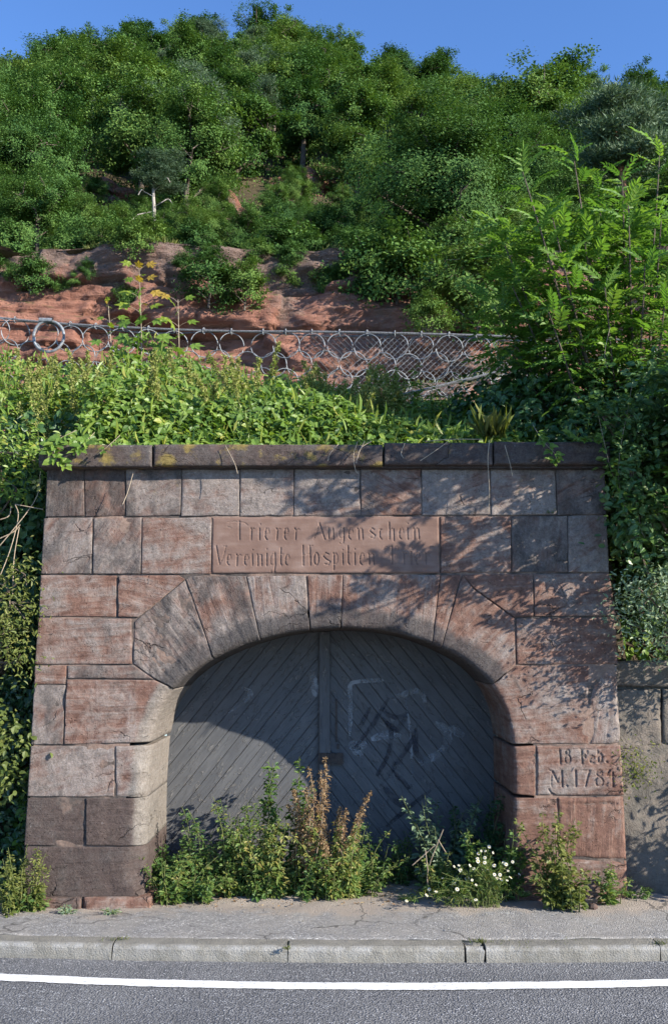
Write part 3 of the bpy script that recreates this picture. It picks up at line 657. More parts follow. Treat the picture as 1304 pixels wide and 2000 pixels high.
# coping
for (x0, x1, y0_, y1_, lb) in ((75, 297, 868, 912, 1), (299.5, 748, 867, 910, 1), (750, 962, 864, 908, 0), (964, 1192, 862, 907, 0)):
    z1, z0 = XZ(0, y0_, -.10)[1], XZ(0, y1_, -.10)[1]
    stone([(XZ(x0, y0_, -.10)[0], z1), (XZ(x1, y0_, -.10)[0], z1), (XZ(x1, y1_, -.10)[0], z0), (XZ(x0, y1_, -.10)[0], z0)], name='coping_stone', world=True, y0=-.10, depth=.45, bed=0, r=.014, ra=.01, rough=.004, pale=.48, dark=.64, lichen=.44 if lb else .30, chip=.6)
    # a drip step under each coping stone
mb = MB(); p0, p1 = XZ(88, 912), XZ(1184, 907)
box(mb, (p0[0], -.045, p0[1]-.018), (p1[0], .3, p0[1]+.02)); mb.build('drip_moulding', M['stone'], portal)
for o in portal.children:
    if o.name.startswith('drip'): o['pale'] = .3; o['dark'] = .6; o['lichen'] = .2; o['bed'] = 0.0
# bed of mortar behind the joints (with the opening left free)
def backing():
    arch = np.array([XZ(u, v) for u, v in ARCH]); c = np.array((arch[:, 0].mean(), 1.0))
    arch = arch+nrm(arch-np.array((-.03, .9)))*.14
    L = [XZ(le(v)+6, v) for v in (1785, 1600, 1400, 1200, 1000, 920)]; Rr = [XZ(re(v)-6, v) for v in (920, 1000, 1200, 1400, 1600, 1785)]
    L[0] = (L[0][0], -.1); Rr[-1] = (Rr[-1][0], -.1); L[-1] = (L[-1][0], 2.98); Rr[0] = (Rr[0][0], 2.98)
    outer = np.array(L+Rr); inner = arch[::-1].copy(); inner[0, 1] = inner[-1, 1] = -.1
    loop = np.vstack([outer, inner])
    dense = []
    for a, b in zip(loop, np.roll(loop, -1, 0)):
        n = max(1, int(np.linalg.norm(b-a)/.05)); dense += [a+(b-a)*k/n for k in range(n)]
    dense = np.array(dense)
    gx, gz = np.meshgrid(np.arange(-2.2, 2.2, .05), np.arange(-.1, 3.0, .05)); gp = np.stack([gx, gz], -1).reshape(-1, 2)+rng.uniform(-.01, .01, (gx.size, 2))
    ins = np.zeros(len(gp), bool)
    for (x1, z1), (x2, z2) in zip(dense, np.roll(dense, -1, 0)):
        ins ^= ((z1 > gp[:, 1]) != (z2 > gp[:, 1])) & (gp[:, 0] < (x2-x1)*(gp[:, 1]-z1)/(z2-z1+1e-12)+x1)
    gp = gp[ins & (segd(gp, dense, np.roll(dense, -1, 0)).min(1) > .03)]
    vs, es, fs, *_ = delaunay_2d_cdt([Vector(p) for p in np.vstack([dense, gp])], [(i, (i+1) % len(dense)) for i in range(len(dense))], [], 1, 1e-6)
    v = np.array([tuple(p) for p in vs]); f = np.array([tuple(x) for x in fs if len(x) == 3])
    y = .0105+.006*vnoise(n3(v[:, 0]*4, v[:, 1]*4, 4))+.003*vnoise(n3(v[:, 0]*17, v[:, 1]*17, 4))
    mb = MB(); mb.add(np.stack([v[:, 0], y, v[:, 1]], -1), tris=f); mb.build('mortar', M['mortar'], portal)
backing()
mb = MB(); box(mb, (-2.0, .26, 2.0), (1.95, .40, 3.0)); box(mb, (-2.0, .26, -.1), (-1.39, .7, 1.99)); box(mb, (1.36, .26, -.1), (1.96, .7, 1.99))
mb.build('rubble_core', M['mortar'], portal)

# ------------------------------------------------------------------ the gate
GY = .82
gate = thing('cellar_gate', 'grey painted double wooden gate with diagonal planks and faded graffiti, closed under the stone arch', 'wooden gate', (0, GY, 0))
back = np.array([XZ(u, v) for u, v in ARCH]); back = back+nrm(back-np.array((-.03, .9)))*.03
def clip(poly, n, c):
    o = []
    for a, b in zip(poly, poly[1:]+poly[:1]):
        da, db = a[0]*n[0]+a[1]*n[1]-c, b[0]*n[0]+b[1]*n[1]-c
        if da >= 0: o.append(a)
        if da*db < 0: t = da/(da-db); o.append((a[0]+(b[0]-a[0])*t, a[1]+(b[1]-a[1])*t))
    return o
XM = P(634, 1400, GY)[0]; apoly = [tuple(p) for p in back[::4]]; apoly[0] = (apoly[0][0], -.03); apoly[-1] = (apoly[-1][0], -.03)
apoly = apoly[::-1]
for side in (-1, 1):
    half = clip(apoly, (side, 0), side*XM+.004)
    ang = R(51) if side < 0 else R(129); nx, nz = -math.sin(ang), math.cos(ang)
    cs = [x*nx+z*nz for x, z in half]; w = .0935; c0 = min(cs)+random.uniform(0, .05)-.09
    k = 0
    while c0+k*w < max(cs):
        a = c0+k*w+.0012*random.uniform(.6, 2.4); b = c0+(k+1)*w-.0012; k += 1
        pl = clip(clip(half, (nx, nz), a), (-nx, -nz), -b)
        if len(pl) < 3: continue
        pl = np.array(pl); 
        if (pl[:, 0]*np.roll(pl[:, 1], -1)-np.roll(pl[:, 0], -1)*pl[:, 1]).sum() < 0: pl = pl[::-1]
        if abs((pl[:, 0]*np.roll(pl[:, 1], -1)-np.roll(pl[:, 0], -1)*pl[:, 1]).sum()) < .002: continue
        n = len(pl); f = GY+random.uniform(-.0035, .0035); ins = inset(pl, .002); mb = MB()
        tl = random.uniform(-.004, .004)
        yy = tl*((pl[:, 0]*nx+pl[:, 1]*nz)-(a+b)/2)/w
        v = np.vstack([np.stack([ins[:, 0], f+yy, ins[:, 1]], -1), np.stack([pl[:, 0], f+yy+.002, pl[:, 1]], -1), np.stack([pl[:, 0], np.full(n, GY+.035), pl[:, 1]], -1)])
        q = [((i+1) % n+s*n, i+s*n, i+(s+1)*n, (i+1) % n+(s+1)*n) for s in (0, 1) for i in range(n)]
        mb.add(v, quads=q, tris=[(0, i, i+1) for i in range(1, n-1)])
        o = mb.build('plank', M['plank'], gate); o['grain'] = float(ang)
mb = MB(); bp = inset(np.array(apoly), -.0); mb.add([(x, GY+.022, z) for x, z in bp], tris=[(0, i, i+1) for i in range(1, len(bp)-1)]); mb.build('backing_board', M['iron'], gate)
xa, xb = P(623, 1400, GY)[0], P(645, 1400, GY)[0]; zt = XZ(640, 1235)[1]+.02
mb = MB()
zs = np.linspace(-.03, zt, 40); prof = [(xa, .0), (xa, -.028), (xa+.006, -.034), (xb-.006, -.034), (xb, -.028), (xb, .0)]
V3 = np.array([[(x+.002*math.sin(z*3), GY+dy, z) for z in zs] for x, dy in prof]); i = np.arange(len(prof)*len(zs)).reshape(len(prof), -1)
mb.add(V3.reshape(-1, 3), quads=np.stack([i[:-1, :-1], i[1:, :-1], i[1:, 1:], i[:-1, 1:]], -1).reshape(-1, 4))
o = mb.build('cover_strip', M['plank'], gate); o['grain'] = math.pi/2
# lock plate full of holes, keyhole plate
mb = MB(); lx, lz = P(646, 1481, GY)[0], P(646, 1481, GY-.03)[2]
for i in range(9):
    for j in range(4):
        if random.random() < .72:
            cx = lx-.085+i*.021; cz = lz-.033+j*.021
            box(mb, (cx-.0085, GY-.0445, cz-.0085), (cx+.0085, GY-.0405, cz+.0085))
box(mb, (lx-.095, GY-.0405, lz-.045), (lx+.095, GY-.0355, lz+.042)); mb.build('lock_plate', M['iron'], gate)
mb = MB(); kx, kz = P(660, 1457, GY)[0], P(660, 1457, GY)[2]; box(mb, (kx-.01, GY-.012, kz-.022), (kx+.01, GY-.006, kz+.018)); box(mb, (kx-.022, GY-.0058, kz+.03), (kx-.006, GY-.0045, kz+.36)); mb.build('keyhole_plate', M['iron'], gate)
for (u, v) in ((600, 1320), (620, 1330), (668, 1322), (735, 1395), (760, 1420), (820, 1395), (700, 1475)):
    p = P(u, v, GY); mb = MB(); mb.add([(p[0]+.006*math.cos(a), GY-.0065, p[2]+.006*math.sin(a)) for a in np.arange(6)*1.047], quads=[(0, 5, 4, 3)], tris=[(0, 3, 2), (0, 2, 1)]); mb.build('nail_head', M['iron'], gate)
def spray(pts, w, mat, ox=600, oy=1300, s=3.622, dy=.0075):
    c = crom([P(ox+a/s, oy+b/s, GY)[[0, 2]] for a, b in pts], 6); t = nrm(np.gradient(c, axis=0)); nn = np.stack([-t[:, 1], t[:, 0]], -1)
    k = np.linspace(0, 1, len(c)); ww = w*(.55+.45*np.sin(np.pi*k)**.5)*(1+.2*vnoise(n3(k*9, len(c), 2)))
    a, b = c+nn*ww[:, None], c-nn*ww[:, None]; n = len(c)
    v = np.vstack([np.stack([a[:, 0], np.full(n, GY-dy), a[:, 1]], -1), np.stack([b[:, 0], np.full(n, GY-dy), b[:, 1]], -1)])
    mb = MB(); mb.add(v, quads=[(i, i+1, n+i+1, n+i) for i in range(n-1)]); mb.build('graffiti', M[mat], gate)
for i, (pts, w) in enumerate([([(445,290),(400,380),(340,500)], .016), ([(575,225),(470,405),(330,590)], .016), ([(530,300),(570,345),(640,365),(712,328)], .018), ([(520,365),(580,430),(592,520),(560,650),(490,780)], .018),
        ([(530,370),(590,430),(640,450),(700,350)], .022), ([(768,440),(720,560),(610,720),(520,850)], .018), ([(770,460),(765,600),(830,685)], .02), ([(600,740),(660,800),(722,872)], .018), ([(540,850),(600,930),(690,1010)], .024), ([(870,880),(700,1015),(560,1135)], .016)]):
    spray(pts, w, 'tagdark', dy=.0075+i*.0003)
for i, (pts, w) in enumerate([([(300,500),(305,300),(300,150),(345,115),(540,100)], .018), ([(595,232),(700,195),(800,185),(835,265)], .022), ([(900,400),(985,460),(985,540),(930,620),(790,690)], .03), ([(450,520),(560,490),(660,500)], .03), ([(690,240),(720,420),(735,600),(740,780)], .010), ([(420,560),(330,570),(390,640)], .04), ([(1000,430),(1060,470),(1100,500)], .03)]):
    spray(pts, w, 'tagpale', dy=.0055-i*.0003)
spray([(40,70),(55,150),(60,220)], .03, 'tagpale', dy=.0055); spray([(-480,150),(-400,190),(-460,260),(-560,330)], .02, 'tagpale', dy=.0052)
#VEG
# ------------------------------------------------------------------ hill, cliff, banks
SKYL = [(-200, 190), (-80, 150), (0, 118), (110, 95), (190, 80), (300, 62), (400, 30), (470, 55), (560, 30), (620, 45), (700, 85), (760, 115), (840, 120), (900, 155), (990, 150), (1050, 178), (1130, 158), (1210, 160), (1304, 135), (1450, 130), (1600, 150)]
YC = 95.0
_cx = [P(u, v, YC)[0] for u, v in SKYL]; _cz = [P(u, v, YC)[2]-6.6 for u, v in SKYL]
def crest(x): return np.interp(x, _cx, _cz)
CT = 12.6   # top of the cliff
Y0 = 19.5
def hill_z(x, y):
    x = np.asarray(x, float); y = np.asarray(y, float)
    s = np.clip((y-Y0)/(YC-Y0), 0, 1.0); e0 = (CT-CAM[2])/(Y0-CAM[1]); e1 = (crest(x)-CAM[2])/(YC-CAM[1])
    z = CAM[2]+(np.minimum(y, YC)-CAM[1])*(e0+(e1-e0)*s**.85)+1.3*fbm(n3(x*.07, y*.07, 5), 3)*np.clip((y-Y0)/6, 0, 1)
    return z-np.clip(y-YC, 0, 99)*.5
def _hf(i, j, k): return _hash(np.asarray(i, np.int64), np.asarray(j, np.int64), np.int64(k))
def cliff_y(x, z):
    x = np.asarray(x, float); z = np.asarray(z, float)
    y = 15.2+.20*(z-3)+.9*fbm(n3(x*.13, z*.1, 2), 3)+.5*fbm(n3(x*.4, z*.5, 4), 4)
    # beds of rock of uneven thickness, broken into blocks by upright joints
    for th, ln, am, k in ((1.25, .26, .46, 1), (.47, .55, .22, 2)):
        zl = z/th+.55*fbm(n3(x*.16, z*.12, k), 3); lay = np.floor(zl); fz = zl-lay
        xo = x*ln+_hf(lay, lay*3, k)*5+.35*fbm(n3(x*.7, z*.9, k+5), 2); ce = np.floor(xo); fx = xo-ce
        msk = np.clip(.55+1.1*fbm(n3(x*.23, z*.3, 9+k), 3), .08, 1)
        y = y+am*msk*_hf(ce, lay, k+3)
        dz_ = np.minimum(fz, 1-fz)*th; dx_ = np.minimum(fx, 1-fx)/ln
        y = y+.30*am*msk*np.exp(-(dz_/.05)**2)*2.2+.22*am*msk*np.exp(-(dx_/.06)**2)
    y = y+  .26*fbm(n3(x*1.3, z*2.8, 6), 5)+.09*fbm(n3(x*4, z*9, 8), 3)
    # a darker spur of rock that steps forward on the right, with a grassy ledge on top
    sx = 1/(1+np.exp(-(x-.9+.4*vnoise(n3(0*x, z*.9, 2)))/.10))/(1+np.exp((x-5.2)/.4))
    spur = sx*(2.6+.5*fbm(n3(x*.8, z*.5, 3), 3))/(1+np.exp((z-(7.95+.3*fbm(n3(x*.9, 0, 3), 3)))/.06))
    return y-spur
mb = MB(); xs = np.linspace(-26, 26, 640); zs = np.linspace(3.0, CT+.05, 190)
X, Z = np.meshgrid(xs, zs); Yc = cliff_y(X, Z)
grid_mesh(mb, X, Yc, Z); tag(mb.build('cliff', M['rock'], smooth=True), kind='structure')
mb = MB(); xs = np.linspace(-90, 90, 180); ts = np.linspace(0, 1, 120)
topy = cliff_y(xs, np.full_like(xs, CT))-.02
X = np.broadcast_to(xs, (120, 180)); Y = topy[None]+(170-topy[None])*(ts[:, None]**1.35)
Z = hill_z(X, np.maximum(Y, Y0)); Z = Z.copy(); Z[0] = CT
Z[1:] += .25*fbm(n3(X[1:]*.5, Y[1:]*.5, 2), 3)
grid_mesh(mb, X, Y, Z); tag(mb.build('hillside', M['hill'], smooth=True), kind='structure')

def bank_z(x, y):
    x = np.asarray(x, float); y = np.asarray(y, float)
    mid = 2.98+np.interp(y, [.3, 3.0, 4.5, 10.5, 18], [0, .75, .75, .6, .6])
    right = np.minimum(1.55+np.clip(y-.45, 0, 9)*1.25, mid)
    left = np.clip(-.05+np.clip(y-.25, 0, 9)*3.2, -.1, mid)
    wl = np.clip((-2.02-x)/.18, 0, 1); wr = np.clip((x-2.02)/.12, 0, 1)
    z = mid*(1-wl)*(1-wr)+left*wl+right*wr
    return z+.06*fbm(n3(x*1.2, y*1.2, 3), 3)*np.clip(y, 0, 1)
mb = MB(); xs = np.concatenate([np.linspace(-24, -6, 30), np.linspace(-5.9, 5.9, 190), np.linspace(6, 24, 30)]); ys = np.concatenate([np.linspace(.34, 3.5, 70), np.linspace(3.7, 18, 28)])
X, Y = np.meshgrid(xs, np.concatenate([[.34], ys])); Z = bank_z(X, Y); Z[0] = np.where((xs < -1.99) | (xs > 1.95), -.25, Z[0]); grid_mesh(mb, X, Y, Z); tag(mb.build('bank', M['soil'], smooth=True), kind='structure')

# ------------------------------------------------------------------ trees of the hillside
def oak(seed, H, Rr, nl, leaf, lean=0.0, shape=1.0, tuft=.20, low=.25, cl=(9, 4, 3)):
    global rng
    keep = rng; rng = np.random.default_rng(seed); rd = random.Random(seed)
    tr = MB(); cr = MB()
    tz = np.linspace(0, 1, 9); sway = np.stack([.12*np.sin(tz*3+seed)*H*.25+lean*tz*H, .1*np.cos(tz*2.3+seed*2)*H*.25-.1*H*.25*math.cos(seed*2), tz*H*.82], -1); sway -= sway[0]
    tube(tr, sway, np.linspace(.030*H, .007*H, 9), 7)
    tips = []
    for i in range(cl[0]):
        f = low+(.92-low)*(i+.5)/cl[0]; b = np.array([np.interp(f*1.0, tz, sway[:, k]) for k in range(3)])
        az = i*2.4+rd.uniform(-.5, .5); el = R(rd.uniform(10, 45)+28*f); prof = math.sin(math.pi*min(1, .18+.80*f))**.6
        L = Rr*prof*rd.uniform(.62, 1.1)*shape
        e = b+L*np.array((math.cos(az)*math.cos(el), math.sin(az)*math.cos(el), math.sin(el)*.9))
        m = (b+e)/2+np.array((0, 0, .10*L))+rng.normal(size=3)*.05*L
        tube(tr, crom([b, m, e], 3), np.linspace(.014*H*(1.1-f), .004*H, 7), 5)
        for j in range(cl[1]):
            s = .45+.55*(j+1)/cl[1]; p = b+(e-b)*s; d2 = rdir(1, .25)[0]*Rr*rd.uniform(.2, .42); q = p+d2
            tube(tr, [p, (p+q)/2+rng.normal(size=3)*.02*Rr, q], [.005*H, .004*H, .002*H], 4)
            for k in range(cl[2]): tips.append(q+rng.normal(size=3)*Rr*np.array((.17, .17, .12)))
    for k in range(cl[0]): tips.append(sway[-1]+rng.normal(size=3)*Rr*np.array((.22, .22, .16)))
    tips = np.array(tips); n = nl//len(tips); ctr = np.array((sway[-1, 0]*.6, sway[-1, 1]*.6, H*.50))
    rad = Rr*tuft*rng.uniform(.7, 1.35, len(tips)); tw = rng.normal(size=len(tips))*.10
    pos = (tips[:, None]+rng.normal(size=(len(tips), n, 3))*(rad[:, None, None]*np.array((.62, .62, .42)))).reshape(-1, 3)
    out = nrm(np.repeat(tips, n, 0)-ctr); nor = nrm(out*.9+rdir(len(pos))*.45+np.array((0, 0, .40)))
    d = nrm(np.cross(nor, rdir(len(pos)))+out*.3)
    tint = np.clip(.5+np.repeat(tw, n)+rng.normal(size=len(pos))*.13, 0, 1)
    leaves(cr, pos, d, nor, leaf*rng.uniform(.65, 1.3, len(pos)), rng.uniform(.55, .8, len(pos)), tint, LT4)
    rng = keep
    return tr, cr
def pine(seed, H, Rr, nl, bare=.35):
    global rng
    keep = rng; rng = np.random.default_rng(seed); rd = random.Random(seed); tr = MB(); cr = MB()
    tz = np.linspace(0, 1, 9); sway = np.stack([.05*H*np.sin(tz*2.5+seed), .04*H*np.cos(tz*2+seed), tz*H*.95], -1); sway -= sway[0]
    tube(tr, sway, np.linspace(.028*H, .007*H, 9), 7); tips = []
    nb = 15
    for i in range(nb):
        f = bare+(1-bare)*(i+.4)/nb; b = np.array([np.interp(f, tz, sway[:, k]) for k in range(3)]); az = i*2.4+rd.uniform(-.5, .5)
        L = Rr*(1.12-f*.62)*rd.uniform(.6, 1.1); e = b+np.array((math.cos(az)*L, math.sin(az)*L, L*rd.uniform(.05, .45)))
        tube(tr, [b, (b+e)/2-np.array((0, 0, .04*L)), e], [.010*H, .007*H, .003*H], 4)
        for j in range(7):
            s = .35+.65*(j+.5)/7; c = b+(e-b)*s+rng.normal(size=3)*np.array((.16, .16, .04))*Rr; c[2] += .05*Rr; tips.append(c)
    for j in range(8): tips.append(sway[-1]+rng.normal(size=3)*np.array((.2, .2, .16))*Rr)
    tips = np.array(tips); n = nl//len(tips)
    rad = Rr*rng.uniform(.12, .21, len(tips))
    pos = (tips[:, None]+rng.normal(size=(len(tips), n, 3))*(rad[:, None, None]*np.array((.8, .8, .30)))).reshape(-1, 3)
    out = nrm(pos-np.repeat(tips, n, 0)+np.array((0, 0, .05))); d = nrm(out+rdir(len(pos), .5)*.8); nor = rdir(len(pos), .6)
    tint = np.clip(.5+np.repeat(rng.normal(size=len(tips))*.12, n)+rng.normal(size=len(pos))*.12, 0, 1)
    leaves(cr, pos, d, nor, .17*rng.uniform(.7, 1.3, len(pos)), .26, tint, LTN)
    rng = keep
    return tr, cr
def proto(name, pair, bark, leaf): return (pair[0].mesh(name+'_trunk', M[bark], True), pair[1].mesh(name+'_crown', M[leaf]))
FAR = [proto('oak', oak(i+1, (5.0, 6.2, 5.4, 7.0, 4.6, 5.8)[i], (2.3, 1.9, 2.6, 2.0, 2.2, 2.5)[i], 15000, .145, shape=(1.0, .9, 1.15, .85, 1.0, 1.1)[i], tuft=(.15, .17, .14, .18, .15, .145)[i], low=(.15, .2, .3, .25, .12, .35)[i], lean=(0, .08, -.06, 0, .1, -.04)[i]), 'bark', 'oak') for i in range(6)]
NEAR = [proto('oak', oak(i+21, 4.4, 2.0, 36000, .085, tuft=.145, low=.12, cl=(11, 5, 3)), 'bark', 'oak') for i in range(3)]
DARK = proto('oak', oak(41, 5.4, 2.5, 60000, .09, tuft=.15, low=.12, cl=(14, 5, 3)), 'bark', 'darkoak')
PINE = [proto('pine', pine(i+61, 6.8, 2.0, 30000, .38+.08*i), 'pbark', 'pine') for i in range(3)]
BUSHM = [oak(i+81, 1.5, 1.0, 6500, .085, low=.05, tuft=.2, cl=(9, 4, 2)) for i in range(2)]
BUSH = [(a.mesh('shrub_trunk', M['bark'], True), b.mesh('shrub_crown', M[m])) for (a, b), m in zip(BUSHM, ('oak', 'oak'))]
def plant_tree(name, meshes, label, cat, loc, s, rz, group=None, sz=1.0):
    t = thing(name, label, cat, loc, group); t.rotation_euler = (0, 0, rz); t.scale = (s, s, s*sz)
    link(bpy.data.objects.new('trunk', meshes[0]), t); link(bpy.data.objects.new('crown', meshes[1]), t); return t
taken = []; corr = []
def hp(u, v, dz=0.0):
    """where the line of sight through (u, v) meets the hillside"""
    a = P(u, v, 10.0); d = nrm(a-CAM); t = np.linspace(20, 150, 1300); q = CAM+d*t[:, None]
    h = hill_z(q[:, 0], np.maximum(q[:, 1], Y0))+dz; k = np.argmax((q[:, 2] < h) & (q[:, 1] > Y0-.6)); return q[k] if k > 0 else q[-1]
special = [
    # u, v of the crown's middle, prototype, scale, name, label
    (868, 500, DARK, 1.0, 'oak_tree', 'big dense dark oak above the right end of the cliff, left of the bright ash', 'tree', 2.6),
    (395, 105, PINE[0], 1.2, 'pine_tree', 'tall dark pine, the highest tree on the skyline', 'tree', 3.6),
    (570, 75, FAR[0], 1.3, 'oak_tree', 'round topped oak on the skyline right of the highest pine', 'tree', 3.2),
    (145, 150, PINE[1], 1.15, 'pine_tree', 'flat topped pine with spreading dark limbs at upper left, below the skyline', 'tree', 4.4),
    (965, 165, PINE[2], .9, 'pine_tree', 'small dark pine on the dip of the skyline at right', 'tree', 3.6),
    (790, 170, PINE[1], 1.0, 'pine_tree', 'blue green pine just right of the middle below the skyline', 'tree', 3.8),
    (490, 170, PINE[2], 1.1, 'pine_tree', 'slender pine with reddish trunk below the skyline between two oaks', 'tree', 4.0),
    (1255, 170, FAR[2], 1.2, 'oak_tree', 'broad oak at the right edge of the skyline', 'tree', 3.2),
    (60, 440, NEAR[0], .72, 'oak_tree', 'bushy oak at the left edge just above the cliff top', 'tree', 2.4),
    (650, 465, NEAR[1], .55, 'oak_tree', 'bright green oak above the sunlit red cliff face, left of the dark oak', 'tree', 2.4),
]
for (u, v, ms, s, nm, lb, ct, up) in special:
    p = hp(u, v, up*s); q = np.array((p[0], max(p[1], Y0+.4), 0)); q[2] = hill_z(q[0], q[1])-.15
    plant_tree(nm, ms, lb, ct, q, s, random.uniform(0, 6.3)); taken.append((q[0], q[1], 1.6))
# the pine with the pale, half dead trunk
p = hp(298, 470, 0); px, py = p[0], p[1]; pz = float(hill_z(px, py))-.1
t = thing('pine_tree', 'pine with pale bare trunk and dead branches above the cliff, left of centre', 'tree', (px, py, pz))
mb = MB(); s_ = crom([(0,0,0),(.05,0,1.2),(-.04,.05,2.6),(.08,0,3.6)], 5); tube(mb, s_+np.array((px, py, pz)), np.linspace(.10, .05, len(s_)), 7); mb.build('trunk', M['dead'], t)
mb = MB()
for (z0, dx, dy, dz) in ((1.5,-.7,-.3,-.35),(1.7,.7,-.2,.3),(2.2,-.5,-.3,.2),(2.5,.6,-.3,.5),(1.2,-.5,-.4,-.6)):
    b = np.array((px, py, pz+z0)); e = b+np.array((dx, dy, dz)); tube(mb, crom([b, (b+e)/2+rng.normal(size=3)*.08, e, e+np.array((dx*.3, 0, -.25))], 3), .022, 4)
mb.build('dead_branch', M['dead'], t)
c = link(bpy.data.objects.new('crown', PINE[0][1]), t); c.location = (0, 0, 1.3); c.scale = (.62, .62, .45)
taken.append((px, py, 1.3))
# rock outcrops between the trees
def outcrop(u, v, w, h, label, seed):
    rd = random.Random(seed); p = hp(u, v); s = np.linalg.norm(p-CAM)*1.0/FPX
    t = thing('rock_outcrop', label, 'rock outcrop', p)
    W_, H_ = w*s*1.05, h*s*1.15
    def face(name, x0, x1, z0, z1, out, sd, sharp):
        nx, nz = max(10, int((x1-x0)/.11)), max(8, int((z1-z0)/.09)); X, Z = np.meshgrid(np.linspace(x0, x1, nx), np.linspace(z0, z1, nz))
        a = np.abs(2*(X-(x0+x1)/2)/(x1-x0)); c = np.clip((Z-z0)/(z1-z0), 0, 1); wob = .35*fbm(n3(X*.9, Z*1.3, sd), 3)
        edge = np.clip(1-(a+wob), 0, 1)**sharp*np.clip((1-c)*4+wob*2, 0, 1)**.5
        rel = cliff_y(X*1.6+sd*7.3-6, 9+Z*1.5)-cliff_y(np.array(sd*7.3-6), np.array(9.))
        Y = rel*.8+1.5-out*edge+.12*fbm(n3(X*2.6, Z*4, sd+3), 3)+np.clip(Z, 0, 9)*.35
        mb = MB(); grid_mesh(mb, X+p[0], Y+p[1], Z+p[2]); mb.build(name, M['outcrop'], t, smooth=True)
    face('rock_face', -W_*.5, W_*.5, -.9*H_, .62*H_, 2.3, seed, .35)
    face('boulder', -W_*.05+rd.uniform(-.1, .1)*W_, W_*.22, -.05*H_, .5*H_, 3.0, seed+5, .18)
    taken.append((p[0], p[1], 1.7)); d = nrm(p-CAM)
    for b in np.arange(1.5, max(2, p[1]-Y0), 1.5): corr.append((p[0]-d[0]*b/max(d[1], .3), p[1]-b, 1.0+.075*W_*4))
outcrop(592, 372, 130, 75, 'reddish layered rock outcrop with a square block in the middle of the hillside', 3)
outcrop(440, 425, 130, 60, 'low pale pink rock ledge left of the blocky outcrop on the hillside', 5)
outcrop(205, 385, 110, 60, 'grey pink rock face half hidden by oaks at left on the hillside', 8)
outcrop(765, 395, 60, 40, 'small ochre rock patch between the middle outcrop and the dark oak', 9)
# the wood
cnt = 0; y = Y0+1.0; row = 0
while y < YC+4:
    fr = min(1, max(0, (y-24)/16)); half = .405*(y+6.54)*1.03+3.5; step = 2.7+1.35*fr+.012*(y-20)
    x = -half+(row % 2)*step*.5
    while x < half:
        xx, yy = x+random.uniform(-1, 1)*(.9+.4*fr), y+random.uniform(-1, 1)*(.8+.5*fr); x += step*random.uniform(.8, 1.25)
        if any((xx-a)**2+(yy-b)**2 < r*r for a, b, r in taken): continue
        zn = ('just above the cliff' if yy < 31 else 'on the crest against the sky' if yy > YC-9 else 'on the lower slope' if yy < 52 else 'on the upper slope')+(' at left' if xx < -.13*(yy+6.5) else ' at right' if xx > .13*(yy+6.5) else ' in the middle')
        low_ = any((xx-a)**2+(yy-b)**2 < r*r for a, b, r in corr)
        if yy < Y0+4 and vnoise(n3(xx*.35, yy*.3, 8)) < -.25: continue
        zz = float(hill_z(xx, yy))-.2; f = random.random()
        pn = .28 if xx < 0 and yy > 45 else .10
        if low_:
            plant_tree('oak_tree', random.choice(NEAR), 'stunted scrubby oak below a rock outcrop on the hillside', 'tree', (xx, yy, zz), random.uniform(.36, .56), random.uniform(0, 6.3), 'stunted oaks below the rock outcrops')
        elif f < pn:
            plant_tree('pine_tree', random.choice(PINE), 'blue green pine standing among the oaks '+zn, 'tree', (xx, yy, zz), random.uniform(.8, 1.1), random.uniform(0, 6.3), 'hillside pines '+zn)
        else:
            sc = (random.uniform(.42, .66) if yy < 23.5 else random.uniform(.6, .92) if yy < 29 else random.uniform(.8, 1.1)+.30*fr*random.uniform(.4, 1.3))
            plant_tree('oak_tree', random.choice(NEAR if yy < 38 else FAR), 'leafy green oak packed among its like '+zn, 'tree', (xx, yy, zz), sc, random.uniform(0, 6.3), 'hillside oaks '+zn, random.uniform(.85, 1.2))
        cnt += 1
    y += 2.35+.95*fr+.012*(y-20); row += 1
print('trees', cnt)
# undergrowth on the slope and grass on the ledges
mb = MB(); n = 70000
xx = rng.uniform(-1, 1, n); yy = Y0+rng.uniform(0, 1, n)**1.4*70; xx = xx*(.42*(yy+6.5)+2); zz = hill_z(xx, yy)
ok = fbm(n3(xx*.4, yy*.4, 5), 3) > -.18
pos = np.stack([xx, yy, zz+rng.uniform(0, .55, n)], -1)[ok]; m = len(pos)
leaves(mb, pos, rdir(m, .6), rdir(m, .9), rng.uniform(.10, .24, m), .6, np.clip(rng.normal(.55, .2, m), 0, 1), LT4)
tag(mb.build('undergrowth', M['oak']), 'low leafy undergrowth on the soil between the hillside oaks', 'undergrowth', kind='stuff')
mb = MB(); n = 9000; xx = rng.uniform(-9, 9, n); zz = np.where(rng.random(n) < .6, CT-.05, 11.3); zz = np.where((xx > .7) & (xx < 5.2), np.where(rng.random(n) < .8, 8.1, zz), zz)
dd = rng.uniform(.0, .7, n); yy = cliff_y(xx, zz-.02)+dd*.8; zz = np.where(zz > 12, np.maximum(zz, CT), zz)
ok = fbm(n3(xx*.9, zz, 5), 3) > .02; pos = np.stack([xx, yy, zz], -1)[ok]; m = len(pos)
leaves(mb, pos, rdir(m, 1.6), rdir(m), rng.uniform(.10, .26, m), .12, np.clip(rng.normal(.6, .25, m), 0, 1), LT4)
tag(mb.build('ledge_grass', M['yel']), 'dry grass tufts growing on the ledges of the cliff', 'grass', kind='stuff')
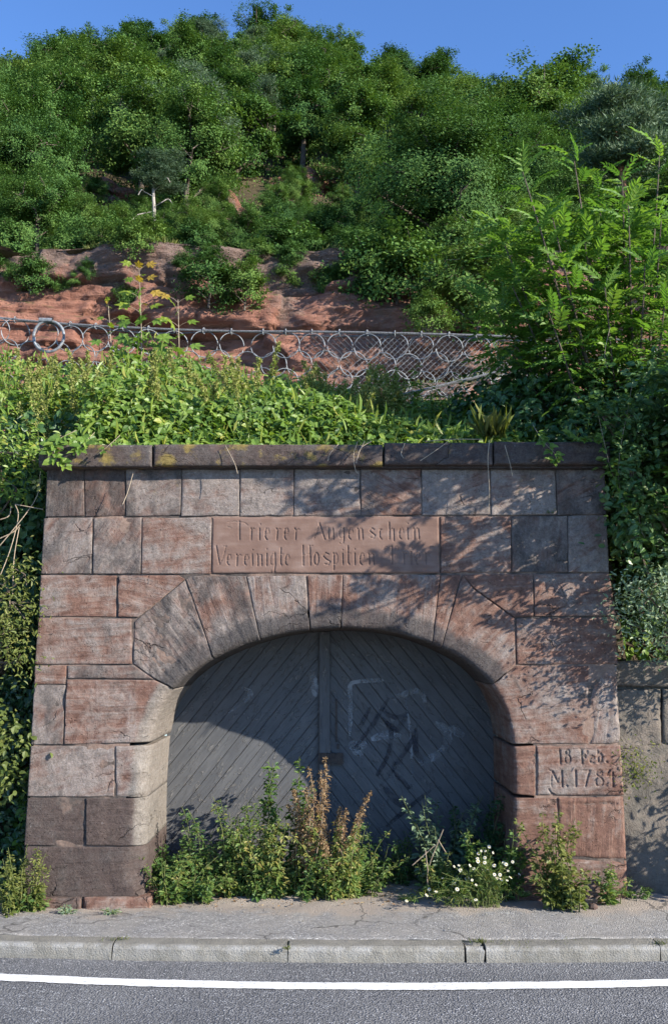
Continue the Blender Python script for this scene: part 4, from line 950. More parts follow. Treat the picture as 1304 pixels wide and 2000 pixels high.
for (u, v, Y, s, lb) in ((408, 560, 16.6, .85, 'bright green shrub growing from the cliff ledge behind the fence'), (478, 570, 16.7, .75, 'dull grey green shrub hanging on the cliff beside the bright one'), (60, 545, 17.2, .6, 'small shrub at the left end of the cliff ledge'), (830, 625, 12.6, .5, 'small pale green shrub on the dark rock spur'),
                        (255, 590, 17.3, .45, 'small leafy shrub on the red cliff face behind the tall sapling'), (120, 560, 17.6, .4, 'tiny shrub on the left part of the cliff face'), (560, 545, 17.8, .5, 'small shrub above the sunlit red face'), (640, 560, 17.6, .5, 'small dark shrub where the cliff turns into shade'), (430, 530, 18, .6, 'leafy shrub above the bright green one on the cliff'), (340, 515, 18.5, .9, 'leafy shrub on the cliff edge left of centre'), (560, 505, 18.8, 1.0, 'leafy shrub on the cliff edge above the sunlit red face'), (190, 500, 18.8, 1.0, 'leafy shrub on the cliff edge at left'), (700, 560, 17.5, 1.2, 'dark shrub at the shaded corner of the cliff'), (770, 560, 17, 1.4, 'dark shrub under the big dense oak'), (930, 590, 15.5, 1.5, 'dark shrub right of the rock spur')):
    p = P(u, v, Y); p[2] -= .7*s
    plant_tree('shrub', BUSH[len(lb) % 2], lb, 'shrub', p, s, random.uniform(0, 6))

# ------------------------------------------------------------------ retaining wall at the right
rw = thing('retaining_wall', 'low retaining wall of rough blocks and grey render, right of the portal', 'wall', (2.2, .13, 0))
RWY = .13
def rstone(poly, **k): return stone([tuple(P(u, v, RWY)[[0, 2]]) for u, v in poly], world=True, y0=RWY, parent=None, **k)
def addto(o, t): o.parent = t; o.matrix_parent_inverse = Matrix.Translation(-Vector(t.location)); return o
for poly, kw in (([(1196,1292),(1330,1288),(1420,1290),(1420,1335),(1300,1343),(1196,1340)], dict(rough=.03, bed=.1, pale=.5, dark=.45)),
                 ([(1196,1347),(1291,1346),(1291,1455),(1198,1468)], dict(rough=.016, ridge=.012, bed=.2, pale=.40, dark=.36)), ([(1293,1346),(1420,1342),(1420,1450),(1293,1455)], dict(rough=.012, bed=.1, pale=.4, dark=.4)),
                 ([(1422,1290),(1640,1286),(1640,1340),(1422,1340)], dict(rough=.02, bed=.1, pale=.45, dark=.45)), ([(1422,1344),(1640,1344),(1640,1450),(1422,1450)], dict(rough=.012, bed=.1, pale=.45, dark=.4))):
    addto(rstone(poly, mat='plaster', r=.02, chip=1.2, g=.001, depth=.3, **kw), rw)
mb = MB(); X, Z = np.meshgrid(np.linspace(1.93, 7.5, 240), np.linspace(-.12, 1.02, 60))
Yr = RWY+.012+.03*fbm(n3(X*2, Z*2, 5), 4)+.02*fbm(n3(X*7, Z*7, 2), 3)-.05*np.clip(.5-Z, 0, 1)*.3
grid_mesh(mb, X, Yr, Z); o = mb.build('render_coat', M['plaster'], rw, smooth=True)
mb = MB(); box(mb, (1.98, RWY+.06, -.1), (7.5, .52, 1.55)); mb.build('wall_core', M['plaster'], rw)

# ------------------------------------------------------------------ rockfall barrier behind the wall
BY = 3.3
bar = thing('rockfall_barrier', 'rockfall ring net of steel rings hanging on a cable before the red cliff', 'ring net', (0, BY, 3.7))
CAB = [(-260, 596), (-100, 612), (0, 621), (120, 632), (300, 642), (460, 647), (620, 648), (780, 651), (930, 655), (1060, 660), (1300, 664), (1500, 660)]
cabp = np.array([P(u, v, BY) for u, v in CAB]); cc = crom(cabp, 8)
mb = MB(); tube(mb, cc, .013, 6); mb.build('top_cable', M['rope'], bar)
mb = MB(); c2 = cc+np.stack([np.zeros(len(cc)), .03+np.zeros(len(cc)), .022*np.sin(np.arange(len(cc))*.35)-.018], -1); tube(mb, c2, .008, 5); mb.build('second_cable', M['rope'], bar)
RR_ = .147
mbr = MB(); a = np.arange(22)/22*2*np.pi; tube(mbr, np.stack([RR_*np.cos(a), 0*a, RR_*np.sin(a)], -1), .006, 5, closed=True); ring_me = mbr.mesh('net_ring', M['steel'], True)
mbr = MB(); a = np.arange(12)/12*2*np.pi; tube(mbr, np.stack([.022*np.cos(a), 0*a, .034*np.sin(a)], -1), .006, 5, closed=True); sh_me = mbr.mesh('shackle', M['steel'], True)
def cab_z(x): return np.interp(x, cc[:, 0], cc[:, 2])
tops = [-55, -5, 28, 92, 137, 187, 240, 290, 340, 398, 452, 514, 558, 609, 663, 717, 771, 823, 877, 930, 984, 1037, 1090, 1144, 1198, 1252, 1306, 1360]
prev = None
for row in range(4):
    for i, u in enumerate(tops):
        ub = u if row % 2 == 0 else (u+tops[min(i+1, len(tops)-1)])/2
        x = P(ub, 660, BY)[0]; z = cab_z(x)-RR_-.012-row*.205+(.012*vnoise(n3(u*.37, row*3.1, 1)))
        o = link(bpy.data.objects.new('net_ring', ring_me), bar); sag = .02*vnoise(n3(u*.11, row, 4))
        o.location = (x+.012*float(vnoise(n3(u*.7, row, 9))), sag+.02*(row % 2), z-bar.location.z+float(sag)*.5); o.rotation_euler = (random.uniform(-.12, .12), random.uniform(0, .3), random.uniform(-.35, .35)); o.scale = (random.uniform(.94, 1.04),)*3
        if row == 0:
            s = link(bpy.data.objects.new('shackle', sh_me), bar); s.location = (x, 0, cab_z(x)-bar.location.z-.004); s.rotation_euler = (0, 0, random.uniform(.9, 1.6))
mb = MB(); p = P(95, 656, BY-.06); a = np.linspace(-.2, 2*np.pi-.35, 40)+1.9; tube(mb, np.stack([p[0]+.165*np.cos(a), p[1]+.03*np.linspace(0, 1, 40), p[2]+.178*np.sin(a)], -1), .016, 8); mb.build('brake_ring', M['steel'], bar)
mb = MB(); p = P(88, 625, BY-.06); tube(mb, [p+np.array((-.06, 0, .0)), p+np.array((.085, 0, -.005))], .026, 10); mb.build('brake_sleeve', M['steel'], bar)
mb = MB(); p, q = P(765, 776, BY-.35), P(925, 738, BY-.3); tube(mb, [p+(p-q)*.3, p, q, q+(q-p)*1.5], .017, 6); mb.build('guy_cable', M['rope'], bar)
mb = MB(); x0, x1 = P(585, 660, BY)[0], P(1080, 660, BY)[0]; H = .95; n = int((x1-x0+H)/.066)
for i in range(n):
    for sg in (1, -1):
        xa = x0+(i*.066-(H if sg > 0 else 0)); pts = []
        for k in range(15):
            t = k/14; x = xa+t*H*sg if sg > 0 else xa+H-t*H
            if x0 <= x <= x1: pts.append((x+.004*math.sin(k*5), BY+.035+.006*math.cos(k*math.pi), cab_z(x)-.015-t*H))
        if len(pts) > 2: tube(mb, pts, .0021, 3)
o = mb.build('wire_mesh', M['steel'], bar); o['kind'] = 'stuff'
for (x, lb) in ((-7.6, 0), (6.2, 1)):
    mb = MB(); z0 = float(bank_z(x, BY))-.3; zt_ = float(np.interp(x, cc[:, 0], cc[:, 2])) if abs(x) < 8 else 5.6
    box(mb, (x-.06, BY-.006, z0), (x+.06, BY+.006, zt_+.1)); box(mb, (x-.065, BY-.07, z0), (x-.055, BY+.07, zt_+.1)); box(mb, (x+.055, BY-.07, z0), (x+.065, BY+.07, zt_+.1)); mb.build('post', M['steel'], bar)

# ------------------------------------------------------------------ brambles on the bank
def veg_h(x, y): return np.interp(y, [.2, .6, 2.6, 3.2, 3.6], [.20, .55, 1.0, .75, .3])*(1+.45*fbm(n3(x*1.1, y*1.1, 6), 3))*np.interp(x, [-6, -2, -.5, .4, 1.6, 3], [1.0, 1.0, .92, .62, .62, .9])
def thicket(mb, xr, yr, n, size, T=LT7, hmin=.25):
    x = rng.uniform(*xr, n); y = rng.uniform(*yr, n); h = veg_h(x, y)*(hmin+(1-hmin)*rng.uniform(0, 1, n)**.6)
    z = bank_z(x, y)+h; y = y-.12*(h/.5)*np.clip(.8-y, 0, 1)
    nor = nrm(rdir(n)*.6+np.array((.15, -.45, .8))); d0 = nrm(np.cross(nor, rdir(n)))
    tb = np.clip(rng.normal(.48, .17, n)+.15*fbm(n3(x*1.3, y*1.3, 1), 2), 0, 1)
    for k, aa in enumerate((0, 1.15, -1.15)):
        side = np.cross(nor, d0); d = d0*math.cos(aa)+side*math.sin(aa)
        leaves(mb, np.stack([x, y, z], -1)+d*.008, d+np.array((0, 0, -.25)), nor+rdir(n)*.25, size*rng.uniform(.5, 1.45, n)*(1 if k == 0 else .85), rng.uniform(.6, .78, n), np.clip(tb+rng.normal(0, .05, n), 0, 1), T)
mb = MB()
thicket(mb, (-2.3, 2.05), (.12, 1.1), 5200, .062); thicket(mb, (-6.5, 3.2), (.9, 3.5), 9500, .062)
thicket(mb, (-6.5, 3.2), (.3, 3.4), 5000, .05, LT4, .0)
n = 5200; x = rng.uniform(-4.5, 2.0, n); y = rng.uniform(.25, 3.1, n); h = veg_h(x, y)
leaves(mb, np.stack([x, y, bank_z(x, y)+h*rng.uniform(.3, .95, n)], -1), nrm(rdir(n)*.55+np.array((0, 0, 1.0))), rdir(n), rng.uniform(.07, .2, n), rng.uniform(.035, .07, n), np.clip(rng.normal(.75, .16, n), 0, 1), LT7)
tag(mb.build('bramble_thicket', M['bramble'], smooth=False), 'sunlit bramble thicket covering the bank above the coping', 'brambles', kind='stuff')
# the overgrown slope at the left and right ends
def slope_cover(name, xr, zr, n, size, mat, lab, cat, yf, T=LT7, th=.15, nb=(-.0, -.8, .4)):
    mb = MB(); x = rng.uniform(*xr, n); z = rng.uniform(*zr, n); y = yf(x, z)-rng.uniform(0, th, n)*(1+.8*fbm(n3(x*2, z*2, 3), 3))
    nor = nrm(rdir(n)*.7+np.array(nb)); d = nrm(np.cross(nor, rdir(n))+np.array((0, 0, -.4)))
    leaves(mb, np.stack([x, y, z], -1), d, nor, size*rng.uniform(.6, 1.3, n), rng.uniform(.6, .95, n), np.clip(rng.normal(.45, .2, n), 0, 1), T)
    return tag(mb.build(name, M[mat]), lab, cat, kind='stuff')
lf = lambda x, z: .30+np.clip(z, 0, 3.2)/3.2*.85
slope_cover('ivy_cover', (-4.2, -1.98), (-.05, 1.9), 13000, .050, 'ivy', 'dark ivy covering the shaded slope left of the portal', 'ivy', lf, th=.28)
slope_cover('slope_scrub', (-4.2, -2.0), (1.7, 3.6), 8000, .06, 'bush', 'dark scrub on the upper slope left of the portal', 'scrub', lf, th=.35)

slope_cover('bank_scrub', (2.1, 8.5), (1.5, 3.7), 9000, .065, 'bramble', 'leafy scrub on the bank above the retaining wall', 'scrub', lambda x, z: .42+np.clip(z-1.55, 0, 3)/1.25, th=.3)
# ------------------------------------------------------------------ plants
def curve_stem(b, h, lean, n=7, wob=.05):
    t = np.linspace(0, 1, n)[:, None]; b = np.asarray(b, float)
    p = b+np.array((0, 0, h))*t+np.array((lean[0], lean[1], 0))*h*t**1.7+np.array((0, 0, -1.))*h*.5*(lean[0]**2+lean[1]**2)*t**2
    return p+wob*h*np.stack([np.sin(t[:, 0]*5+b[0]*9), np.cos(t[:, 0]*4+b[1]*7), 0*t[:, 0]], -1)*t
def weed(name, label, cat, base, h, nst=7, spread=.12, leaf=.05, w=.42, nl=22, mat='weed', tint=.45, droop=.25, T=LT7, group=None, lean=.25, low=.08, side=3, smat='stem', tv=.16, spike=None, bias=(0, 0)):
    t = thing(name, label, cat, base, group); st = MB(); lv = MB(); sp = MB()
    for i in range(nst):
        az = random.uniform(0, 6.28); rr = spread*math.sqrt(random.random()); b = np.array(base)+np.array((math.cos(az)*rr, math.sin(az)*rr*.7, 0))
        hh = h*random.uniform(.62, 1.0) if i else h; ln = (math.cos(az)*lean*random.uniform(.1, 1.8)+bias[0], math.sin(az)*lean*random.uniform(.1, 1.5)*.7+bias[1])
        s = crom(curve_stem(b, hh, ln), 4); tube(st, s, np.linspace(.0045, .0015, len(s)), 4)
        n = int(nl*1.5*hh/h); k = np.sort(rng.uniform(low, .98, n)); idx = (k*(len(s)-1)).astype(int); p = s[idx]
        a = np.arange(n)*2.4+rng.uniform(-.5, .5, n); d = np.stack([np.cos(a), np.sin(a), rng.uniform(-.1, .55, n)-droop], -1); L = leaf*(1.15-.55*k)*rng.uniform(.7, 1.3, n)
        for q in range(side):
            dd = nrm(d+rdir(n)*(.0 if q == 0 else .75)); off = dd*(L[:, None]*(.12 if q == 0 else .5))
            leaves(lv, p+off, dd, nrm(rdir(n)*.45+np.array((.1, -.3, .9))), L*(1 if q == 0 else .7), w*rng.uniform(.8, 1.2, n), np.clip(tint+rng.normal(0, tv, n)+.12*(k-.5), 0, 1), T)
        if spike:
            m = 240; k = rng.uniform(1-spike[0], 1.02, m); p = np.stack([np.interp(k, np.linspace(0, 1, len(s)), s[:, c]) for c in range(3)], -1); r_ = spike[1]*(1.12-k)/spike[0]*1.6+.004
            d = rdir(m, .5); leaves(sp, p+d*(r_*rng.uniform(.1, 1, m))[:, None], rdir(m, -.2), rdir(m), (.024 if spike[2] == 'spike' else .017)*rng.uniform(.6, 1.4, m), .6, np.clip(rng.normal(.5, .2, m), 0, 1), LT4)
    st.build('stem', M[smat], t); lv.build('foliage', M[mat], t)
    if spike: sp.build('seed_head', M[spike[2]], t)['kind'] = 'stuff'
    return t
GZ = lambda x, y: float(pave_z(np.array(x), np.array(y)))+.004
def gp_(u, Y): 
    x = P(u, 1750, Y)[0]; return (x, Y, GZ(x, Y))
W_ = [ # u, Y, height m, kwargs, name, label, category
    (345, .30, .40, dict(nst=13, spread=.17, leaf=.075, w=.75, nl=16, tint=.32, T=LTM, lean=.6, droop=.15), 'mugwort_clump', 'low dark green bushy clump with lobed leaves in the left corner of the gateway', 'weed'),
    (400, .34, .62, dict(nst=8, spread=.12, leaf=.06, tint=.35, nl=26, lean=.3), 'goosefoot', 'thin branched green weed left of the tall clump, against the sunlit gate leaf', 'weed'),
    (445, .30, .72, dict(nst=10, spread=.13, leaf=.060, tint=.55, nl=30, droop=.5, lean=.22), 'goosefoot', 'drooping half yellowed weed with small yellow flower heads, second tall one from the left', 'weed'),
    (490, .26, .55, dict(nst=10, spread=.14, leaf=.058, tint=.62, nl=26, droop=.6, lean=.25), 'goosefoot', 'wilted pale green weed between the yellowed weed and the tall brown dock', 'weed'),
    (558, .34, .92, dict(nst=8, spread=.10, leaf=.070, w=.6, tint=.35, nl=30, droop=.2, lean=.12), 'orache', 'tallest green weed in front of the gate, leaning on the brown dock', 'weed'),
    (540, .22, .62, dict(nst=10, spread=.14, leaf=.055, tint=.78, nl=26, droop=.6, lean=.3), 'goosefoot', 'yellow green drooping weed at the foot of the brown dock', 'weed'),
    (600, .28, .93, dict(nst=7, spread=.12, leaf=.055, w=.3, tint=.5, nl=24, mat='dry', droop=.7, lean=.16, smat='twig', spike=(.5, .030, 'dry')), 'dock', 'tall rusty brown dock gone to seed near the middle of the gate', 'weed'),
    (645, .24, .72, dict(nst=7, spread=.12, leaf=.050, w=.3, tint=.6, nl=22, mat='dry', droop=.8, lean=.28, smat='twig', spike=(.4, .022, 'dry')), 'dock', 'shorter brown dock bending to the right beside the tall one', 'weed'),
    (655, .18, .55, dict(nst=11, spread=.14, leaf=.055, tint=.72, nl=24, droop=.7, lean=.25), 'goosefoot', 'yellowing weed with hanging leaves under the bent brown dock', 'weed'),
    (700, .36, .50, dict(nst=7, spread=.10, leaf=.06, tint=.45, nl=18, droop=.4, lean=.3), 'goosefoot', 'dark green weed in the shade right of the brown docks', 'weed'),
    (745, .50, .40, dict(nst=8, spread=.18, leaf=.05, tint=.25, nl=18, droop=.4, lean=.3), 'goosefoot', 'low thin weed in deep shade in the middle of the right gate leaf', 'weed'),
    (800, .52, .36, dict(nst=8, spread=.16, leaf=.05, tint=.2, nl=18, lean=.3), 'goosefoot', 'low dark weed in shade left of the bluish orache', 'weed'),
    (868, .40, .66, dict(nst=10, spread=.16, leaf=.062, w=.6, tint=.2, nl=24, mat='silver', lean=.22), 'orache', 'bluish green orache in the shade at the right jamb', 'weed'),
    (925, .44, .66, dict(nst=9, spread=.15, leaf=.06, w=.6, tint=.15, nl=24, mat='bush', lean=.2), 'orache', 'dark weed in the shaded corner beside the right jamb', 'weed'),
    (975, .00, .50, dict(nst=10, spread=.13, leaf=.055, w=.65, tint=.45, nl=24, lean=.28), 'nettle', 'upright fresh green nettle behind the white daisies', 'nettle'),
    (1085, -.20, .64, dict(nst=9, spread=.10, leaf=.048, w=.7, tint=.55, nl=30, mat='yel', lean=.16), 'nettle', 'bushy yellow green weed leaning on the right pier under the date stone', 'weed'),
    (1110, -.22, .36, dict(nst=10, spread=.15, leaf=.045, w=.7, tint=.45, nl=24, mat='yel', lean=.4), 'nettle', 'low dense yellow green weed at the foot of the bushy one', 'weed'),
    (1190, -.12, .30, dict(nst=6, spread=.07, leaf=.045, w=.55, tint=.55, nl=16, lean=.3), 'nettle', 'small sparse weed at the right corner of the portal', 'weed'),
    (1240, .02, .10, dict(nst=5, spread=.08, leaf=.04, w=.55, tint=.45, nl=7, lean=.7), 'plantain', 'tiny weed at the foot of the rendered wall', 'weed'),
    (800, .02, .07, dict(nst=7, spread=.07, leaf=.035, w=.3, tint=.5, nl=6, lean=.8), 'plantain', 'tiny grey green weed on the dusty pavement before the gate', 'weed'),
    (25, -.16, .45, dict(nst=12, spread=.16, leaf=.042, w=.5, tint=.55, nl=28, mat='yel', lean=.2), 'mugwort', 'dense yellow green weed at the bottom left corner of the photo', 'weed'),
    (55, -.10, .16, dict(nst=8, spread=.10, leaf=.045, w=.5, tint=.45, nl=12, lean=.6), 'mugwort', 'low weed creeping along the plinth of the left pier', 'weed'),
    (133, -.20, .06, dict(nst=6, spread=.02, leaf=.035, w=.4, tint=.3, nl=5, mat='silver', lean=.8), 'seedling', 'small bluish seedling before the left plinth stone', 'seedling'),
    (218, -.20, .05, dict(nst=5, spread=.02, leaf=.030, w=.4, tint=.35, nl=5, mat='silver', lean=.8), 'seedling', 'small bluish seedling before the reddish plinth stone', 'seedling')]
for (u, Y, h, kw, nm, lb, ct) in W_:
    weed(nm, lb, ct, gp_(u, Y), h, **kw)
for i in range(12):
    u = (335, 375, 425, 470, 515, 575, 615, 640, 685, 705, 840, 900)[i]; Y = random.uniform(.1, .3)
    weed('low_weed', 'low leafy weed filling the gap between the tall weeds before the gate', 'weed', gp_(u, Y), random.uniform(.2, .36), nst=9, spread=.13, leaf=.05, w=.5, nl=14, tint=random.uniform(.3, .7), lean=.5, droop=.3, group='low weeds between the tall ones before the gate')
# daisies
D = thing('daisy_bush', 'sprawling bush of white daisies with yellow eyes at the right of the gateway', 'daisies', gp_(945, -.14)); st = MB(); lv = MB()
mbf = MB(); n = 12
for i in range(n):
    a = i/n*2*math.pi; c, s = math.cos(a), math.sin(a); mbf.add([(c*.004, s*.004, 0), (c*.011-s*.0035, s*.011+c*.0035, .0012), (c*.0155, s*.0155, -.002), (c*.011+s*.0035, s*.011-c*.0035, .0012)], quads=[(0, 3, 2, 1)], tint=.6)
petal_me = mbf.mesh('petals', M['petal']); mbf = MB()
rg_ = [(0, .0045), (.0025, .004), (.0042, .0022), (.0048, 0.0002)]
v = [(r_*math.cos(k*.785), r_*math.sin(k*.785), z) for z, r_ in rg_ for k in range(8)]; mbf.add(v, quads=[(j*8+k, j*8+(k+1) % 8, (j+1)*8+(k+1) % 8, (j+1)*8+k) for j in range(3) for k in range(8)]); eye_me = mbf.mesh('eye', M['eye'], True)
B0 = np.array(D.location)
for i in range(84):
    left = i > 64
    b = B0+np.array((random.uniform(-.10, .10)-(.18 if left else 0), random.uniform(-.04, .05), 0)); hh = random.uniform(.16, .40)*(.55 if left else 1)
    tx = random.gauss(-.02, .16)-(.16 if left else 0); e = np.array((B0[0]+tx, B0[1]-random.uniform(-.05, .16), B0[2]+hh*(1-.6*min(1, abs(tx)/.45))))
    s = crom([b, (b+e)/2+np.array((0, 0, .05)), e], 4); tube(st, s, np.linspace(.0025, .0012, len(s)), 3)
    m = 26; k = rng.uniform(.1, .9, m); p = np.stack([np.interp(k, np.linspace(0, 1, len(s)), s[:, c]) for c in range(3)], -1); d = rdir(m, .2); leaves(lv, p, d, rdir(m), rng.uniform(.02, .045, m), .14, np.clip(rng.normal(.6, .15, m), 0, 1), LT4)
    if random.random() < .62:
        q = Vector((random.uniform(-.2, .7), random.uniform(-1.1, -.2), random.uniform(.4, 1))).to_track_quat('Z', 'Y')
        f = link(bpy.data.objects.new('flower', petal_me), D); f.location = Vector(e-B0); f.rotation_mode = 'QUATERNION'; f.rotation_quaternion = q; f.scale = (random.uniform(.55, .95),)*3
        link(bpy.data.objects.new('eye', eye_me), f)
st.build('stem', M['stem'], D); lv.build('foliage', M['weed'], D)
# a dead, broken stalk leaning left of the daisies
t = thing('dead_stalk', 'bare broken brown stalk leaning left of the daisies', 'dead stalk', gp_(850, .05)); mb = MB(); b = np.array(t.location)
for k, pts in enumerate(([(865,1620),(835,1700),(838,1745)], [(850,1650),(805,1690)], [(855,1640),(870,1665)], [(835,1700),(830,1660)])):
    tube(mb, crom([P(u, v, .05-.05*k) for u, v in pts], 4), .0032, 4)
tube(mb, [np.array(b), P(838, 1745, .05)], .005, 4); mb.build('stem', M['twig'], t)
# plants on the bank
def bz(x, y): return float(bank_z(np.array(x), np.array(y)))
for i in range(26):
    u = random.uniform(555, 785); Y = random.uniform(.9, 2.2); x = P(u, 760, Y)[0]; b = (x, Y, bz(x, Y)); topz = P(u, random.uniform(705, 770), Y)[2]
    weed('dock_in_seed', 'tall nettle with a yellow green seed spike rising before the ring net', 'nettle', b, max(.5, topz-b[2]), nst=2, spread=.05, leaf=.06, w=.45, nl=24, mat='bramble', lean=.1, side=2, spike=(.45, .034, 'spike'), group='seeding nettles in front of the ring net')
for i in range(70):
    u = random.uniform(60, 560); Y = random.uniform(.6, 2.6); x = P(u, 760, Y)[0]; b = (x, Y, bz(x, Y)); topz = P(u, random.uniform(675, 790), Y)[2]
    weed('tall_nettle', 'slender pale green nettle rising from the brambles left of the middle', 'nettle', b, max(.45, topz-b[2]), nst=1, spread=.01, leaf=.062, w=.36, nl=30, mat='bramble', tint=.66, lean=.16, side=3, droop=.45, spike=(.3, .022, 'spike'), group='slender nettles among the brambles')
for i in range(16):
    u = random.choice((random.uniform(-60, 140), random.uniform(760, 930))); Y = random.uniform(.9, 2.6); x = P(u, 760, Y)[0]; b = (x, Y, bz(x, Y))
    weed('leafy_shoot', 'leafy bramble shoot standing out of the thicket', 'bramble shoot', b, random.uniform(.7, .95), nst=2, spread=.05, leaf=.085, w=.65, nl=18, mat='bramble', tint=.6, lean=.35, side=3, group='bramble shoots standing out of the thicket')
# young maples: every leaf its own object
def leaf_mesh(name, T, w, mat, tint, rach=None):
    mb = MB(); leaves(mb, [(0, 0, 0)], np.array([(1., 0, 0)]), np.array([(0, 0, 1.)]), 1.0, w, [tint], T); return mb.mesh(name, M[mat], False)
def place(me, name, parent, pos, d, nor, s):
    x = Vector(d).normalized(); z = Vector(nor); z = (z-x*z.dot(x)).normalized(); y = z.cross(x)
    m = Matrix((x, y, z)).transposed(); o = link(bpy.data.objects.new(name, me), parent); o.location = Vector(pos)-Vector(parent.location)
    o.rotation_mode = 'QUATERNION'; o.rotation_quaternion = m.to_quaternion(); o.scale = (s,)*3; return o
mg = [leaf_mesh('leaf', LTM, .9, 'bramble', q) for q in (.35, .55)]; my = [leaf_mesh('leaf', LTM, .8, 'tip', q) for q in (.2, .6, .95)]
def sapling(u0, v0, u1, v1, Y, label, npair, s0, name='maple_sapling'):
    x = P(u0, v0, Y)[0]; b = np.array((x, Y, bz(x, Y))); e = P(u1, v1, Y); t = thing(name, label, 'sapling', b); mb = MB()
    s = crom([b, b+(e-b)*.5+np.array((.03, 0, 0)), e], 8); tube(mb, s, np.linspace(.009, .003, len(s)), 5)
    for i in range(npair):
        k = .30+.68*(i/(npair-1))**.9; p = np.array([np.interp(k, np.linspace(0, 1, len(s)), s[:, c]) for c in range(3)])
        for q in range(3 if i == npair-1 else 2):
            az = i*1.57+q*math.pi+random.uniform(-.3, .3); sz = s0*(1.25-.75*k)*random.uniform(.85, 1.2); pet = sz*.7
            d = np.array((math.cos(az), math.sin(az)*.8, .25+.5*k)); d /= np.linalg.norm(d); q_ = p+d*pet
            tube(mb, [p, (p+q_)/2+np.array((0, 0, .006)), q_], .0018, 3); me = random.choice(my if k > .72 else mg)
            place(me, 'leaf', t, q_, d+np.array((0, 0, -.45)), (random.uniform(-.5, .5), -1.0, random.uniform(.2, .8)), sz)
    mb.build('stem', M['twig'], t); return t
sapling(276, 720, 272, 520, 2.6, 'tall maple sapling with a reddish yellow tip before the red cliff', 17, .23)
sapling(345, 720, 348, 585, 2.6, 'shorter maple sapling with yellow tip leaves right of the tall one', 9, .24)
sapling(225, 720, 212, 598, 2.6, 'small maple shoot with green leaves left of the tall sapling', 8, .20)

# ------------------------------------------------------------------ the ash and the bushes at the right
def ash_leaf(seed, np_=5, L=.30):
    rd = random.Random(seed); mb = MB(); pts = [(L*t, .0, .035*math.sin(t*2.6)-.05*t*t) for t in np.linspace(0, 1, 8)]; tube(mb, pts, np.linspace(.0022, .001, 8), 3, tint=.8); pts = np.array(pts)
    tn = rd.uniform(.35, .7)
    for i in range(np_):
        k = .28+.66*i/(np_-1); p = np.array([np.interp(k, np.linspace(0, 1, 8), pts[:, c]) for c in range(3)]); l = .098*(1-.35*abs(k-.6))*rd.uniform(.9, 1.1)
        for sg in (1, -1): leaves(mb, [p], np.array([(.62, sg*.78, -.05)]), np.array([(rd.uniform(-.25, .25), rd.uniform(-.3, .3), 1)]), l, .42, [min(1, max(0, tn+rd.uniform(-.1, .1)))], LT7)
    leaves(mb, [pts[-1]], np.array([(1, 0, -.15)]), np.array([(0, 0, 1.)]), .105, .36, [tn], LT7); return mb
ALm = [ash_leaf(i, 5+i % 2) for i in range(4)]; AL = [m.mesh('ash_leaf', M['ash']) for m in ALm]
ash = thing('ash_tree', 'young bright green ash with feathered leaves rising over the right end of the wall', 'ash tree', (2.85, 1.25, 2.2)); A0 = np.array(ash.location)
tw = MB(); fol = MB(); nleaf = 0
tips = [(1020,335,.1),(1078,425,-.1),(1120,312,.3),(1165,362,.5),(1214,350,.3),(1226,398,-.1),(1287,300,.5),(1052,440,-.15),(985,480,.3),(1180,560,-.25),(1258,520,-.25),(1290,430,.1),(1100,520,-.25),(1000,560,.2),(1140,470,.0),(1040,520,.5),(1225,470,.2),(965,600,.4),(1070,610,-.2),(1300,560,-.2)]
tipw = [P(u, v, Y+.4) for u, v, Y in tips]+[np.array(p) for p in ((2.5,-.7,3.5),(2.9,-1.1,3.9),(3.1,-1.5,3.5),(3.3,-1.7,4.3),(3.0,-.7,4.4),(3.4,-1.2,4.9),(2.55,-.5,3.0),(3.3,-.3,5.2),(3.8,-1.0,4.6),(3.0,-1.5,4.6))]
spots = [(560,960),(640,1010),(690,1205),(770,1165),(830,1120),(930,1060),(700,915),(800,905),(880,1000),(960,945),(1050,1060),(1000,1160),(1150,1010),(1160,1130),(1040,1240),(760,960),(930,1180)]
for (u, v) in spots:
    w_ = P(u, v, 0.0); sd_ = np.array(SUN_TO); t_ = max((2.35-w_[0])/sd_[0], .35)+random.uniform(.05, .35); tipw.append(w_+sd_*t_)
def leaf_at(p, d, vis):
    global nleaf
    nor = nrm(np.array((random.uniform(-.6, .9), random.uniform(-.9, .3), 1.0))); i = random.randrange(4); s = random.uniform(.58, .92)
    if vis and nleaf < 292: place(AL[i], 'leaf', ash, p, d, nor, s); nleaf += 1
    else:
        x = nrm(np.array(d)); z = nrm(nor-(nor@x)*x); y = np.cross(z, x); v = np.concatenate(ALm[i].v)*s; a = np.concatenate(ALm[i].a); v = p+v[:, 0:1]*x+v[:, 1:2]*y+v[:, 2:3]*z
        fol.v.append(v); fol.t.append(np.concatenate(ALm[i].t)+fol.n)
        if ALm[i].q: fol.q.append(np.concatenate(ALm[i].q)+fol.n)
        fol.a.append(a); fol.n += len(v)
for i, e in enumerate(tipw):
    mid = A0+(e-A0)*.5+np.array((.12*(1 if e[0] > A0[0] else -1), 0, .10)); s = crom([A0+rng.normal(size=3)*np.array((.12, .1, 0)), mid, e], 10); tube(tw, s, np.linspace(.022, .005, len(s)), 5)
    L = np.linalg.norm(e-A0); nn = int(min(13 if i < 20 else 6 if i < 30 else (6 if e[1] < -.62 else 5), L*.8/.085)); T_ = nrm(s[-1]-s[-4])
    for j in range(nn):
        k = 1-(j*.082+.0)/L*1.0; p = np.array([np.interp(k, np.linspace(0, 1, len(s)), s[:, c]) for c in range(3)])
        for q in range(2):
            az = j*1.57+q*math.pi+random.uniform(-.35, .35); up = random.uniform(.7, 1.3) if j < 2 else (random.uniform(.2, .8) if j < 4 else random.uniform(-.55, .25))
            leaf_at(p, np.array((math.cos(az), math.sin(az), up)), i < 20)
